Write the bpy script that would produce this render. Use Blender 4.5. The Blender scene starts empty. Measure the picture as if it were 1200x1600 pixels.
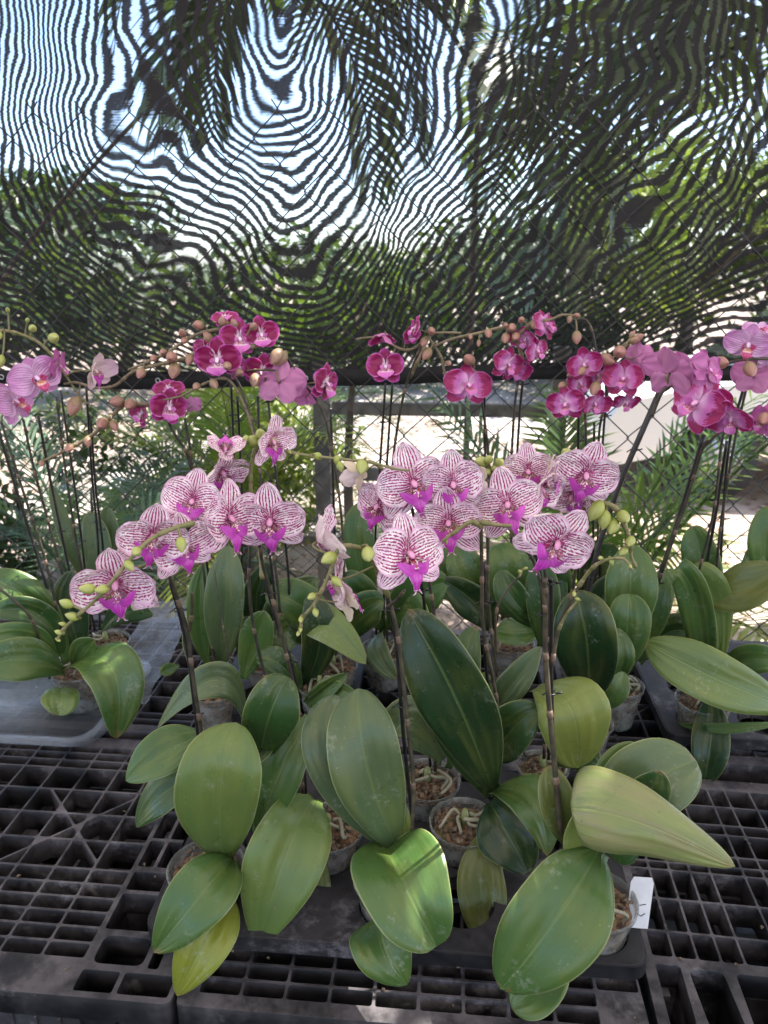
import bpy, bmesh, math, random
import numpy as np
from mathutils import Vector, Matrix, Euler, noise as mnoise
R = math.radians
random.seed(7)
sc = bpy.context.scene
col = sc.collection
# ------------------------------------------------------------------ camera
FPX, PIT, YAW, CH = 1155.0, R(18), R(5), 0.95
CAM = Vector((0, 0, CH))
fw = Vector((-math.sin(YAW)*math.cos(PIT), math.cos(YAW)*math.cos(PIT), -math.sin(PIT)))
rt = Vector((math.cos(YAW), math.sin(YAW), 0)); up = rt.cross(fw)
def ray(px, py): return fw + rt*((px-600)/FPX) - up*((py-800)/FPX)
def PY(px, py, Y):
    d = ray(px, py); return CAM + d*(Y/d.y)
def PZ(px, py, z):
    d = ray(px, py); return CAM + d*((z-CH)/d.z)
def depth(p): return (Vector(p)-CAM).dot(fw)
def M(px, p): return px*depth(p)/FPX          # pixels -> metres at point p
def toPX(p):
    v = Vector(p)-CAM; z = v.dot(fw)
    return 600+FPX*v.dot(rt)/z, 800-FPX*v.dot(up)/z
cd = bpy.data.cameras.new('camera'); cam = bpy.data.objects.new('camera', cd); col.objects.link(cam)
cd.sensor_fit = 'VERTICAL'; cd.sensor_height = 36; cd.sensor_width = 27; cd.lens = 36*FPX/1600
cd.clip_end = 500; cd.clip_start = .02
cd.dof.use_dof = True; cd.dof.focus_distance = 1.05; cd.dof.aperture_fstop = 7.0
m3 = Matrix((rt, up, -fw)).transposed().to_4x4(); m3.translation = CAM; cam.matrix_world = m3
sc.camera = cam
# ------------------------------------------------------------------ object helpers
def tag(o, label=None, cat=None, group=None, kind=None):
    if label: o['label'] = label
    if cat: o['category'] = cat
    if group: o['group'] = group
    if kind: o['kind'] = kind
    return o
def empty(name, loc):
    o = bpy.data.objects.new(name, None); col.objects.link(o); o.location = loc
    o.empty_display_size = .02; return o
def link(name, me, mat=None, parent=None, loc=None, smooth=True):
    o = bpy.data.objects.new(name, me); col.objects.link(o)
    if mat and not me.materials: me.materials.append(mat)
    if parent: o.parent = parent
    if loc is not None: o.location = loc
    if smooth: me.polygons.foreach_set('use_smooth', [True]*len(me.polygons))
    return o
class MB:
    """collects geometry (world coordinates) and links it as one mesh"""
    def __init__(s): s.v = []; s.f = []; s.uv = []
    def add(s, vs, fs, uvs=None):
        n = len(s.v); s.v += [tuple(v) for v in vs]; s.f += [tuple(i+n for i in f) for f in fs]
        s.uv += uvs if uvs else [(0, 0)]*len(vs)
    def box(s, x0, x1, y0, y1, z0, z1):
        s.add([(x0,y0,z0),(x1,y0,z0),(x1,y1,z0),(x0,y1,z0),(x0,y0,z1),(x1,y0,z1),(x1,y1,z1),(x0,y1,z1)],
              [(3,2,1,0),(4,5,6,7),(0,1,5,4),(1,2,6,5),(2,3,7,6),(3,0,4,7)])
    def tube(s, pts, rad, seg=6, cap=True):
        pts = [Vector(p) for p in pts]; n = len(pts)
        rs = rad if isinstance(rad, (list, tuple)) else [rad]*n
        prev = None; vs = []; fs = []
        for i, p in enumerate(pts):
            t = (pts[min(i+1, n-1)]-pts[max(i-1, 0)]); t = t.normalized() if t.length > 1e-9 else Vector((0,0,1))
            if prev is None:
                a = Vector((0,0,1)) if abs(t.z) < .9 else Vector((1,0,0)); nn = t.cross(a).normalized()
            else:
                nn = prev - t*prev.dot(t); nn = nn.normalized() if nn.length > 1e-6 else t.orthogonal().normalized()
            prev = nn; b = t.cross(nn)
            for k in range(seg):
                an = 2*math.pi*k/seg; vs.append(p+(nn*math.cos(an)+b*math.sin(an))*rs[i])
        for i in range(n-1):
            for k in range(seg):
                a = i*seg+k; b_ = i*seg+(k+1) % seg; fs.append((a, b_, b_+seg, a+seg))
        if cap: fs.append(tuple(reversed(range(seg)))); fs.append(tuple((n-1)*seg+k for k in range(seg)))
        s.add(vs, fs, [(0, i/(n-1)) for i in range(n) for k in range(seg)])
    def lathe(s, c, prof, seg=28):
        vs = []; fs = []; c = Vector(c)
        for (r_, z) in prof:
            for k in range(seg):
                a = 2*math.pi*k/seg; vs.append(c+Vector((r_*math.cos(a), r_*math.sin(a), z)))
        for i in range(len(prof)-1):
            for k in range(seg):
                a = i*seg+k; b = i*seg+(k+1) % seg; fs.append((a, b, b+seg, a+seg))
        s.add(vs, fs)
    def build(s, name, mat, parent=None, origin=None, smooth=True):
        o0 = Vector(origin) if origin is not None else (parent_world(parent) if parent else Vector((0,0,0)))
        me = bpy.data.meshes.new(name)
        me.from_pydata([(v[0]-o0.x, v[1]-o0.y, v[2]-o0.z) for v in s.v], [], s.f)
        uvl = me.uv_layers.new(name='UVMap')
        li = np.empty(len(me.loops), np.int32); me.loops.foreach_get('vertex_index', li)
        arr = np.array(s.uv, np.float32).reshape(-1, 2)[li]; uvl.data.foreach_set('uv', arr.ravel())
        o = link(name, me, mat, parent, None, smooth)
        if parent is None and origin is not None: o.location = o0
        return o
def parent_world(p):
    v = Vector((0,0,0))
    while p: v = v+p.location; p = p.parent
    return v
def spline(pts, n=8):
    pts = [Vector(p) for p in pts]
    if len(pts) < 3:
        return [pts[0].lerp(pts[-1], i/n) for i in range(n+1)]
    P = [pts[0]*2-pts[1]]+pts+[pts[-1]*2-pts[-2]]; out = []
    for i in range(1, len(P)-2):
        for k in range(n):
            t = k/n; a, b, c, d = P[i-1], P[i], P[i+1], P[i+2]
            out.append(.5*((2*b)+(c-a)*t+(2*a-5*b+4*c-d)*t*t+(3*b-a-3*c+d)*t**3))
    out.append(pts[-1]); return out
# ------------------------------------------------------------------ node helpers
class NT:
    def __init__(s, name, color=(.5,.5,.5), rough=.5):
        s.m = bpy.data.materials.new(name); s.m.use_nodes = True; s.t = s.m.node_tree
        s.b = s.t.nodes['Principled BSDF']; s.out = s.t.nodes['Material Output']
        s.b.inputs['Base Color'].default_value = (*color, 1); s.b.inputs['Roughness'].default_value = rough
    def n(s, typ, **kw):
        nd = s.t.nodes.new(typ)
        for k, v in kw.items(): setattr(nd, k, v)
        return nd
    def l(s, a, b): s.t.links.new(a, b)
    def put(s, sock, v):
        if isinstance(v, bpy.types.NodeSocket): s.l(v, sock)
        else: sock.default_value = v
    def m_(s, op, a, b=0.0, c=0.0):
        nd = s.n('ShaderNodeMath', operation=op)
        for i, v in enumerate((a, b, c)): s.put(nd.inputs[i], v)
        return nd.outputs[0]
    def mul(s, a, b): return s.m_('MULTIPLY', a, b)
    def addm(s, a, b): return s.m_('ADD', a, b)
    def sub(s, a, b): return s.m_('SUBTRACT', a, b)
    def ss(s, x, a, b, lo=0.0, hi=1.0):
        nd = s.n('ShaderNodeMapRange', interpolation_type='SMOOTHSTEP'); s.put(nd.inputs[0], x)
        for i, v in ((1, a), (2, b), (3, lo), (4, hi)): nd.inputs[i].default_value = v
        return nd.outputs[0]
    def mix(s, f, a, b, bt='MIX'):
        nd = s.n('ShaderNodeMix', data_type='RGBA', blend_type=bt)
        s.put(nd.inputs[0], f)
        for i, v in ((6, a), (7, b)):
            if isinstance(v, tuple): v = (*v, 1)
            s.put(nd.inputs[i], v)
        return nd.outputs[2]
    def uv(s):
        nd = s.n('ShaderNodeUVMap'); nd.uv_map = 'UVMap'; sp = s.n('ShaderNodeSeparateXYZ'); s.l(nd.outputs[0], sp.inputs[0])
        return sp.outputs[0], sp.outputs[1]
    def comb(s, x, y, z=0.0):
        nd = s.n('ShaderNodeCombineXYZ')
        for i, v in enumerate((x, y, z)): s.put(nd.inputs[i], v)
        return nd.outputs[0]
    def noise(s, vec=None, scale=5.0, detail=2.0, rough=.5, obj=False):
        nd = s.n('ShaderNodeTexNoise'); nd.inputs['Scale'].default_value = scale; nd.inputs['Detail'].default_value = detail
        nd.inputs['Roughness'].default_value = rough
        if vec is None:
            tc = s.n('ShaderNodeTexCoord'); vec = tc.outputs['Object']
        s.l(vec, nd.inputs['Vector']); return nd.outputs[0]
    def rnd(s):
        return s.n('ShaderNodeObjectInfo').outputs['Random']
    def bump(s, h, strength=.3, dist=.002):
        nd = s.n('ShaderNodeBump'); nd.inputs['Strength'].default_value = strength; nd.inputs['Distance'].default_value = dist
        s.l(h, nd.inputs['Height']); s.l(nd.outputs[0], s.b.inputs['Normal'])
    def base(s, c): s.put(s.b.inputs['Base Color'], c); return s
def translucent(T, color, fac):
    tr = T.n('ShaderNodeBsdfTranslucent'); T.put(tr.inputs[0], color)
    mx = T.n('ShaderNodeMixShader'); mx.inputs[0].default_value = fac
    T.l(T.b.outputs[0], mx.inputs[1]); T.l(tr.outputs[0], mx.inputs[2]); T.l(mx.outputs[0], T.out.inputs[0])
# ---- petal materials
def petal_base(name, N):
    T = NT(name, rough=.5); x, y = T.uv()
    U = T.mul(T.sub(x, .5), 2.0); aU = T.m_('ABSOLUTE', U)
    edge = T.m_('MINIMUM', T.sub(1.0, aU), T.mul(T.sub(1.0, y), 1.6))
    rn = T.mul(T.rnd(), 37.0)
    return T, x, y, U, aU, edge, rn
def finish_petal(T, c, back, tl=.22):
    g = T.n('ShaderNodeNewGeometry').outputs['Backfacing']
    c = T.mix(g, c, back); T.base(c); translucent(T, c, tl)
    T.b.inputs['Sheen Weight'].default_value = .15
    return T.m
def mat_striped(name, N=11, thr=.0, ks=.42, k1=3.0, k2=1.6):
    T, x, y, U, aU, edge, rn = petal_base(name, N)
    wob = T.noise(T.comb(T.mul(U, 3.0), T.mul(y, 4.0), rn), 1.0, 2)
    s = T.m_('SINE', T.addm(T.mul(U, math.pi*N), T.mul(wob, 2.2)))
    dn = T.noise(T.comb(T.mul(U, N*.55), T.mul(y, 9.0), rn), 1.6, 1.0)
    d2 = T.noise(T.comb(T.mul(U, N*.5), T.mul(y, 12.0), T.addm(rn, 9.0)), 2.2, 1.0)
    v = T.addm(T.mul(s, ks), T.addm(T.mul(T.sub(dn, .5), k1), T.mul(T.sub(d2, .5), k2)))
    v = T.addm(v, T.mul(T.ss(y, .42, .05), .45)); v = T.sub(v, T.mul(T.ss(edge, .34, .08), .30))
    mask = T.ss(v, .02+thr, .30+thr)
    mask = T.mul(mask, T.ss(edge, .05, .16)); core = T.mul(T.ss(y, .17, .08), T.ss(dn, .40, .5)); mask = T.m_('MAXIMUM', mask, core)
    hue = T.noise(T.comb(T.mul(U, 1.5), T.mul(y, 2.0), rn), 1.2, 1)
    ground = T.mix(T.ss(hue, .35, .7), (.93, .85, .87), (.86, .66, .77))
    ground = T.mix(T.ss(edge, .16, .0), ground, (.78, .44, .64))
    c = T.mix(mask, ground, (.34, .004, .14))
    return finish_petal(T, c, T.mix(T.mul(mask, .22), (.82, .68, .66), (.5, .15, .3)))
def mat_magenta(name):
    T, x, y, U, aU, edge, rn = petal_base(name, 1)
    ray_ = T.noise(T.comb(T.mul(U, 9.0), T.mul(y, 1.2), rn), 1.6, 2)
    v = T.addm(T.sub(1.0, y), T.mul(T.sub(ray_, .5), .6))
    deep = T.mul(T.ss(v, .10, .22), T.ss(aU, 1.0, .8))
    white = T.ss(T.addm(y, T.mul(T.sub(ray_, .5), .45)), .18, .09)
    c = T.mix(deep, (.58, .055, .38), (.28, .004, .085))
    c = T.mix(T.ss(edge, .10, .0), c, (.74, .22, .58))
    c = T.mix(white, c, (.86, .66, .80))
    return finish_petal(T, c, (.55, .16, .40))
def mat_blotch(name):
    T, x, y, U, aU, edge, rn = petal_base(name, 1)
    sp = T.noise(T.comb(T.mul(U, 8.0), T.mul(y, 9.0), rn), 2.0, 3, .7)
    ry = T.noise(T.comb(T.mul(U, 7.0), T.mul(y, 1.0), rn), 2.0, 2)
    v = T.addm(y, T.addm(T.mul(T.sub(sp, .5), .45), T.mul(T.sub(ry, .5), .5)))
    side = T.mul(aU, .16)
    deep = T.mul(T.ss(T.addm(v, side), .52, .64), T.ss(edge, .04, .10))
    c = T.mix(T.ss(y, .42, .08), (.56, .13, .43), (.78, .44, .68))
    c = T.mix(deep, c, (.33, .006, .10))
    return finish_petal(T, c, (.58, .26, .42))
def mat_veined(name):
    T, x, y, U, aU, edge, rn = petal_base(name, 1)
    w = T.noise(T.comb(T.mul(U, 2.5), T.mul(y, 3.0), rn), 1.0, 2)
    s = T.m_('SINE', T.addm(T.mul(U, 40.0), T.mul(w, 7.0)))
    mk = T.mul(T.ss(s, .35, .9), T.ss(edge, .04, .25))
    c = T.mix(T.ss(y, .1, .9), (.74, .50, .72), (.64, .30, .58))
    c = T.mix(T.mul(mk, .8), c, (.38, .05, .30))
    return finish_petal(T, c, (.68, .40, .55))
def mat_plain(name, a, b, back):
    T, x, y, U, aU, edge, rn = petal_base(name, 1)
    w = T.m_('SINE', T.addm(T.mul(U, 30.0), T.mul(T.noise(T.comb(T.mul(U, 3.0), T.mul(y, 3.0), rn), 1.0, 2), 6.0)))
    c = T.mix(T.ss(y, .1, .9), a, b); c = T.mix(T.mul(T.ss(w, .2, 1.), .35), c, tuple(k*.55 for k in back)); c = T.mix(T.mul(T.ss(aU, .14, .0), .5), c, tuple(k*.6 for k in back))
    return finish_petal(T, c, back)
def mat_lip(name, a, b, red, white=(.86,.75,.72)):
    T, x, y, U, aU, edge, rn = petal_base(name, 1)
    nz = T.noise(T.comb(T.mul(U, 4.0), T.mul(y, 6.0), rn), 2.2, 2)
    c = T.mix(T.ss(y, .3, .8), a, b)
    c = T.mix(T.ss(T.addm(edge, T.mul(T.sub(nz, .5), .2)), .06, .0), c, (.82, .55, .78))
    wz = T.mul(T.ss(y, .42, .3), T.ss(aU, .9, .7)); c = T.mix(wz, c, white)
    rz = T.mul(T.ss(y, .34, .28), T.ss(nz, .42, .5)); c = T.mix(rz, c, red)
    lv = T.noise(T.comb(T.mul(U, 6.0), T.mul(y, 1.5), rn), 2.0, 2); c = T.mix(T.mul(T.ss(lv, .45, .7), .35), c, (.78,.40,.72))
    T.base(c); translucent(T, c, .15); T.b.inputs['Roughness'].default_value = .35
    return T.m
PM = {
 'S': dict(petal=mat_striped('petal striped magenta on white', 15, -.02, .60, 3.2, 1.7), sepal=mat_striped('sepal striped magenta on white', 9.0, .05, .75, 1.9, 1.3),
           lip=mat_lip('lip magenta', (.60,.09,.52), (.50,.03,.42), (.26,.004,.025)), colm=NT('column pink white', (.68,.30,.48), .45).m),
 'M': dict(petal=mat_magenta('petal deep magenta'), sepal=mat_magenta('sepal deep magenta'),
           lip=mat_lip('lip pink white', (.70,.16,.52), (.66,.12,.50), (.35,.01,.12)), colm=NT('column pale pink', (.84,.62,.76), .45).m),
 'B': dict(petal=mat_blotch('petal lilac with magenta blotch'), sepal=mat_blotch('sepal lilac with magenta blotch'),
           lip=mat_lip('lip purple', (.62,.12,.44), (.60,.18,.48), (.34,.01,.06), (.75,.4,.5)), colm=NT('column lilac', (.76,.40,.62), .45).m),
 'V': dict(petal=mat_veined('petal lilac veined'), sepal=mat_veined('sepal lilac veined'),
           lip=mat_lip('lip crimson orange', (.45,.02,.12), (.50,.03,.16), (.62,.20,.04)), colm=NT('column lilac white', (.78,.5,.72), .45).m),
 'P': dict(petal=mat_plain('petal plain pink', (.54,.16,.42), (.46,.09,.34), (.52,.17,.38)), sepal=mat_plain('sepal plain pink', (.54,.16,.42), (.46,.09,.34), (.50,.18,.36)),
           lip=mat_lip('lip plain pink', (.60,.12,.44), (.60,.14,.46), (.4,.05,.12)), colm=NT('column plain pink', (.7,.4,.6), .45).m),
 'W': dict(petal=mat_plain('petal pale cream pink', (.78,.62,.64), (.72,.46,.60), (.76,.60,.58)), sepal=mat_plain('sepal pale cream pink', (.76,.64,.56), (.72,.50,.58), (.72,.60,.46)),
           lip=mat_lip('lip bright magenta', (.66,.10,.58), (.58,.05,.50), (.30,.005,.03)), colm=NT('column cream', (.8,.6,.6), .45).m),
}
# ---- leaf material: colour per leaf from the object colour
def leaf_mat():
    T = NT('orchid leaf', rough=.38); x, y = T.uv(); U = T.mul(T.sub(x, .5), 2.0); aU = T.m_('ABSOLUTE', U)
    oc = T.n('ShaderNodeObjectInfo'); rn = T.mul(oc.outputs['Random'], 50.0)
    st = T.noise(T.comb(T.mul(U, 7.0), T.mul(y, .9), rn), 2.4, 3)
    bl = T.noise(T.comb(T.mul(U, 1.3), T.mul(y, 2.2), rn), 1.3, 2)
    c = T.mix(T.ss(st, .25, .75), T.mix(.12, oc.outputs['Color'], (.02,.06,.015)), oc.outputs['Color'])
    c = T.mix(T.mul(T.ss(bl, .42, .75), .34), c, T.mix(.65, oc.outputs['Color'], (.20,.21,.04)))
    c = T.mix(T.mul(T.ss(bl, .52, .30), .35), c, T.mix(.5, oc.outputs['Color'], (.02,.07,.02)))
    mid = T.ss(aU, .055, .015); c = T.mix(T.mul(mid, .30), c, (.20,.26,.08)); c = T.mix(T.mul(T.ss(aU, .014, .0), .55), c, (.02,.05,.012))
    c = T.mix(T.mul(T.ss(aU, .955, 1.0), .7), c, (.30,.33,.14))
    sp = T.noise(None, 260.0, 1.0); c = T.mix(T.mul(T.ss(sp, .74, .79), .5), c, (.30,.30,.20))
    br = T.noise(None, 45.0, 3.0); tipw = T.mul(T.ss(y, .93, 1.0), T.ss(br, .5, .6)); c = T.mix(T.mul(tipw, .8), c, (.20,.12,.05))
    bs = T.noise(T.comb(T.mul(U, 2.2), T.mul(y, 1.6), rn), 1.6, 4); blush = T.mul(T.sub(1.0, oc.outputs['Alpha']), T.ss(bs, .40, .62)); c = T.mix(blush, c, (.25,.17,.12))
    wx = T.noise(None, 18.0, 4, .65); c = T.mix(T.mul(T.ss(wx, .58, .76), .14), c, (.24,.27,.20))
    bsn = T.noise(None, 75.0, 3, .6); c = T.mix(T.mul(T.ss(bsn, .70, .73), .55), c, (.11,.075,.03)); ws = T.noise(None, 9.0, 5, .8); wf = T.noise(None, 150.0, 2); c = T.mix(T.mul(T.mul(T.ss(ws, .54, .62), T.ss(wf, .5, .62)), .22), c, (.34,.36,.30))
    g = T.n('ShaderNodeNewGeometry').outputs['Backfacing']
    c = T.mix(T.mul(g, .45), c, (.20,.25,.09)); T.b.inputs['Coat Weight'].default_value = .10; T.b.inputs['Coat Roughness'].default_value = .22; T.b.inputs['Specular IOR Level'].default_value = .38; T.base(c); translucent(T, T.mix(.5, c, (.25,.35,.03)), .10)
    h = T.addm(T.mul(st, .45), T.mul(bl, 1.6)); h = T.addm(h, T.mul(T.ss(aU, .07, .0), -.9)); cg = T.m_('SINE', T.addm(T.mul(U, 17.0), T.mul(bl, 3.0))); h = T.addm(h, T.mul(cg, T.mul(T.ss(bl, .35, .6), .55)))
    T.bump(h, .35, .0022)
    rr = T.ss(T.noise(None, 30.0, 3.0), .3, .75, .26, .50); T.put(T.b.inputs['Roughness'], rr)
    return T.m
LEAF = leaf_mat()
def stem_mat(name, a, b, rough=.5, sc_=60):
    T = NT(name, rough=rough); nz = T.noise(None, sc_, 3); T.base(T.mix(T.ss(nz, .35, .7), a, b)); T.bump(nz, .3, .0008); return T.m
STEMD = stem_mat('spike dark brown green', (.020,.018,.013), (.055,.045,.030))
STEMM = stem_mat('spike brown green', (.030,.025,.017), (.078,.062,.036))
STEMG = stem_mat('spike light green', (.15,.15,.05), (.22,.18,.09))
STAKE = stem_mat('black plastic stake', (.008,.008,.008), (.022,.020,.020), .35)
NODE = stem_mat('spike node sheath', (.085,.06,.04), (.17,.11,.075))
STEMT = stem_mat('spike tan brown', (.15,.115,.065), (.22,.165,.095))
CLIP = NT('black clip', (.012,.012,.013), .4).m
def bud_mat(name, a, b, d):
    T = NT(name, rough=.42); x, y = T.uv(); s = T.m_('SINE', T.mul(x, 38.0)); nz = T.noise(None, 70.0, 2)
    c = T.mix(T.ss(y, .25, .85), a, b); c = T.mix(T.mul(T.ss(s, .3, 1.), .25), c, d); c = T.mix(T.mul(T.ss(nz, .55, .7), .4), c, d)
    T.base(c); T.b.inputs['Subsurface Weight'].default_value = .0; return T.m
BUDG = bud_mat('bud yellow green', (.30,.34,.07), (.36,.38,.12), (.20,.24,.05))
BUDP = bud_mat('bud pink brown', (.24,.17,.085), (.36,.17,.14), (.14,.08,.04))
BUDB = bud_mat('bud brown', (.22,.16,.09), (.34,.19,.14), (.14,.10,.06))
def pot_mat():
    T = NT('cloudy clear plastic pot', (.42,.44,.42), .30)
    nz = T.noise(None, 28.0, 4); c = T.mix(T.ss(nz, .35, .7), (.15,.16,.14), (.32,.33,.31)); T.base(c)
    tr = T.n('ShaderNodeBsdfTransparent'); mx = T.n('ShaderNodeMixShader')
    T.put(mx.inputs[0], T.ss(nz, .3, .75, .35, .62)); T.l(tr.outputs[0], mx.inputs[1]); T.l(T.b.outputs[0], mx.inputs[2]); T.l(mx.outputs[0], T.out.inputs[0])
    return T.m
POT = pot_mat()
def clear_mat():
    T = NT('thin clear plastic', (.26,.29,.33), .08)
    lw = T.n('ShaderNodeLayerWeight'); lw.inputs[0].default_value = .5
    tr = T.n('ShaderNodeBsdfTransparent'); mx = T.n('ShaderNodeMixShader')
    T.put(mx.inputs[0], T.m_('MULTIPLY_ADD', lw.outputs['Facing'], .62, .02)); T.l(tr.outputs[0], mx.inputs[1]); T.l(T.b.outputs[0], mx.inputs[2]); T.l(mx.outputs[0], T.out.inputs[0])
    T.bump(T.noise(None, 32.0, 3, .6), .9, .010)
    return T.m
CLEAR = clear_mat()
def bark_mat():
    T = NT('bark and moss', rough=.85); nz = T.noise(None, 130.0, 3); n2 = T.noise(None, 45.0, 2)
    c = T.mix(T.ss(nz, .38, .62), (.05,.026,.015), (.26,.15,.085)); c = T.mix(T.mul(T.ss(n2, .5, .65), .6), c, (.10,.10,.03)); T.base(c); T.bump(nz, .8, .003); return T.m
BARK = bark_mat()
ROOT = stem_mat('grey green aerial root', (.20,.20,.13), (.33,.30,.22), .6, 40)
CHIP = stem_mat('bark chip', (.050,.034,.022), (.19,.135,.085), .85, 120)
# ------------------------------------------------------------------ flower geometry (front faces local -Y, span = 1)
class MM(MB):
    def __init__(s): super().__init__(); s.mi = []; s.cur = 0
    def add(s, vs, fs, uvs=None):
        super().add(vs, fs, uvs); s.mi += [s.cur]*len(fs)
    def build(s, name, mats, parent=None, origin=None, smooth=True):
        mats = mats if isinstance(mats, (list, tuple)) else [mats]
        o = super().build(name, mats[0], parent, origin, smooth)
        for m in mats[1:]: o.data.materials.append(m)
        if len(mats) > 1: o.data.polygons.foreach_set('material_index', s.mi)
        return o
def sheet(mb, fn, nv=12, nu=9, cosv=True):
    vs = []; uv = []; fs = []
    for i in range(nv+1):
        v = (1-math.cos(math.pi*i/nv))/2 if cosv else i/nv
        for j in range(nu+1):
            u = -1+2*j/nu; vs.append(fn(u, v)); uv.append(((u+1)/2, v))
    w = nu+1
    for i in range(nv):
        for j in range(nu): fs.append((i*w+j, i*w+j+1, (i+1)*w+j+1, (i+1)*w+j))
    mb.add(vs, fs, uv)
def petal_fn(ang, L, W, p=.5, back=0., cup=.1, yoff=0., ph=0., rip=.022, skew=0., r0=.03, curl=0.):
    a = R(ang); d = Vector((math.sin(a), 0, math.cos(a))); q = Vector((math.cos(a), 0, -math.sin(a)))
    def fn(u, v):
        e = max(0., 1-(2*(v**.9)-1)**2)**p; hw = max(e, .0 if v > .5 else .14)*W/2
        r_ = rip*math.sin(9*v+5*u+ph)*abs(u)+rip*.6*math.sin(17*u*v+ph*2)
        y = yoff+back*v-cup*(u*u)*e*W+curl*v*v+r_
        pos = d*(r0+L*v*math.cos(min(1, abs(back))*.0))+q*(hw*u+skew*math.sin(math.pi*v))
        return (pos.x, y, pos.z)
    return fn
WPROF = {'S': [(0,.07),(.15,.14),(.30,.27),(.42,.28),(.56,.17),(.72,.13),(.88,.10),(1,.06)],
         'M': [(0,.06),(.25,.16),(.5,.20),(.7,.17),(.9,.10),(1,.02)]}
def interp(tab, x):
    for (a, b), (c, d) in zip(tab, tab[1:]):
        if x <= c: t = (x-a)/(c-a+1e-9); t = t*t*(3-2*t); return b+(d-b)*t
    return tab[-1][1]
FCACHE = {}
def flower_meshes(typ, var, style):
    key = (typ, var, style)
    if key in FCACHE: return FCACHE[key]
    rd = random.Random(hash((ord(typ), var, ord(style))) % 9999)
    j = lambda a: rd.uniform(-a, a)
    mats = PM[typ]; fwd = {'o': 0., 'c': -.42, 'h': -.2}[style]
    big = typ in 'SW'
    s = MM(); s.cur = 0
    if big: dl, dw, ll, lw = .55, .42, .54, .38
    elif typ == 'B': dl, dw, ll, lw = .46, .34, .44, .36
    elif typ == 'V': dl, dw, ll, lw = .42, .34, .40, .34
    else: dl, dw, ll, lw = .46, .38, .42, .38
    sheet(s, petal_fn(j(5), dl+j(.03), dw+j(.03), .66, .06+fwd*.8, .10, .02, j(3)))
    sheet(s, petal_fn(132+j(6), ll+j(.03), lw+j(.02), .58, .05+fwd*.5, .08, .035, j(3)))
    sheet(s, petal_fn(-132+j(6), ll+j(.03), lw+j(.02), .58, .05+fwd*.5, .08, .035, j(3)))
    # column
    s.cur = 1; vs = []; fs = []; uv = []
    for i in range(7):
        t = i/6; rr = [.028,.036,.038,.042,.046,.036,.004][i]
        c = Vector((0, -.02-.11*t, .035-.055*t*t))
        for k in range(8):
            a = 2*math.pi*k/8; vs.append((c.x+rr*math.cos(a), c.y+rr*.5*math.sin(a)*.6, c.z+rr*math.sin(a))); uv.append((k/8, t))
    for i in range(6):
        for k in range(8): fs.append((i*8+k, i*8+(k+1) % 8, i*8+8+(k+1) % 8, i*8+8+k))
    s.add(vs, fs, uv)
    def mk(mb, name, ms):
        me = bpy.data.meshes.new(name); me.from_pydata(mb.v, [], mb.f)
        l = me.uv_layers.new(name='UVMap'); li = np.empty(len(me.loops), np.int32); me.loops.foreach_get('vertex_index', li)
        l.data.foreach_set('uv', np.array(mb.uv, np.float32)[li].ravel())
        for m_ in ms: me.materials.append(m_)
        if len(ms) > 1: me.polygons.foreach_set('material_index', mb.mi)
        me.polygons.foreach_set('use_smooth', [True]*len(me.polygons)); return me
    out = {'flower': mk(s, 'flower', [mats['sepal'], mats['colm']])}
    pw = {'S': .62, 'W': .6, 'M': .56, 'B': .56, 'V': .60, 'P': .58}[typ]
    for sg in (-1, 1):
        b = MM(); sheet(b, petal_fn(sg*(76+j(5)), .50, pw+j(.03), .50, .02+fwd, .10+.05*(style != 'o'), 0.0, j(3), .030, 0., .02), 14, 12)
        out['petal%d' % sg] = mk(b, 'petal', [mats['petal']])
    b = MM()
    if typ in 'SW':
        def lip(u, v):
            hw = interp([(0,.035),(.12,.06),(.30,.105),(.45,.11),(.62,.085),(.80,.052),(.93,.040),(1,.034)], v)
            return (u*hw, -.10-.13*math.sin(min(1, v*1.3)*math.pi*.5)+.10*v*v+.05*u*u+.012*math.cos(3*u), -.10-.35*v)
        n0 = len(b.uv); sheet(b, lip, 14, 8, False); b.uv[n0:] = [(x_, .42+y_*.58) for x_, y_ in b.uv[n0:]]
        for sg in (-1, 1):
            b.tube([(sg*.022, -.13, -.435), (sg*.045, -.14, -.475), (sg*.075, -.12, -.495)], [.014, .008, .003], 5)
            def wing(u, v, sg=sg):      # magenta horns curling out and up at both sides
                hw = .075*(math.sin(math.pi*min(1, .25+.75*v)))**.55
                return (sg*(.015+.205*v-.03*u*v), -.17-.05*math.sin(math.pi*v)+.05*v*v-.02*u, -.135-.055*math.sin(math.pi*v*.9)+.10*v*v+u*hw)
            n0 = len(b.uv); sheet(b, wing, 9, 6, False); b.uv[n0:] = [(x_*.9+.05, .45+y_*.4) for x_, y_ in b.uv[n0:]]
            def lobe(u, v, sg=sg):      # cream side lobes blotched crimson beside the column
                return (sg*(.03+.095*v), -.06-.11*v-.02*u, -.055-.01*v+.07*u*math.sin(math.pi*min(1, .2+.8*v))**.6)
            n0 = len(b.uv); sheet(b, lobe, 6, 5, False); b.uv[n0:] = [(x_, y_*.34) for x_, y_ in b.uv[n0:]]
        def callus(u, v): return (u*(.035+.05*v), -.10-.09*v, -.06-.10*v+.02*u*u)
        n0 = len(b.uv); sheet(b, callus, 5, 5, False); b.uv[n0:] = [(.3+x_*.4, y_*.30) for x_, y_ in b.uv[n0:]]
    elif typ == 'M':           # lip almost like a third petal
        def lip(u, v):
            hw = interp(WPROF['M'], v)*1.15
            return (u*hw, -.05-.10*math.sin(v*2.2)-.05*u*u, -.02-.30*v+.05*u*u*v)
        sheet(b, lip, 10, 8, False)
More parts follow.
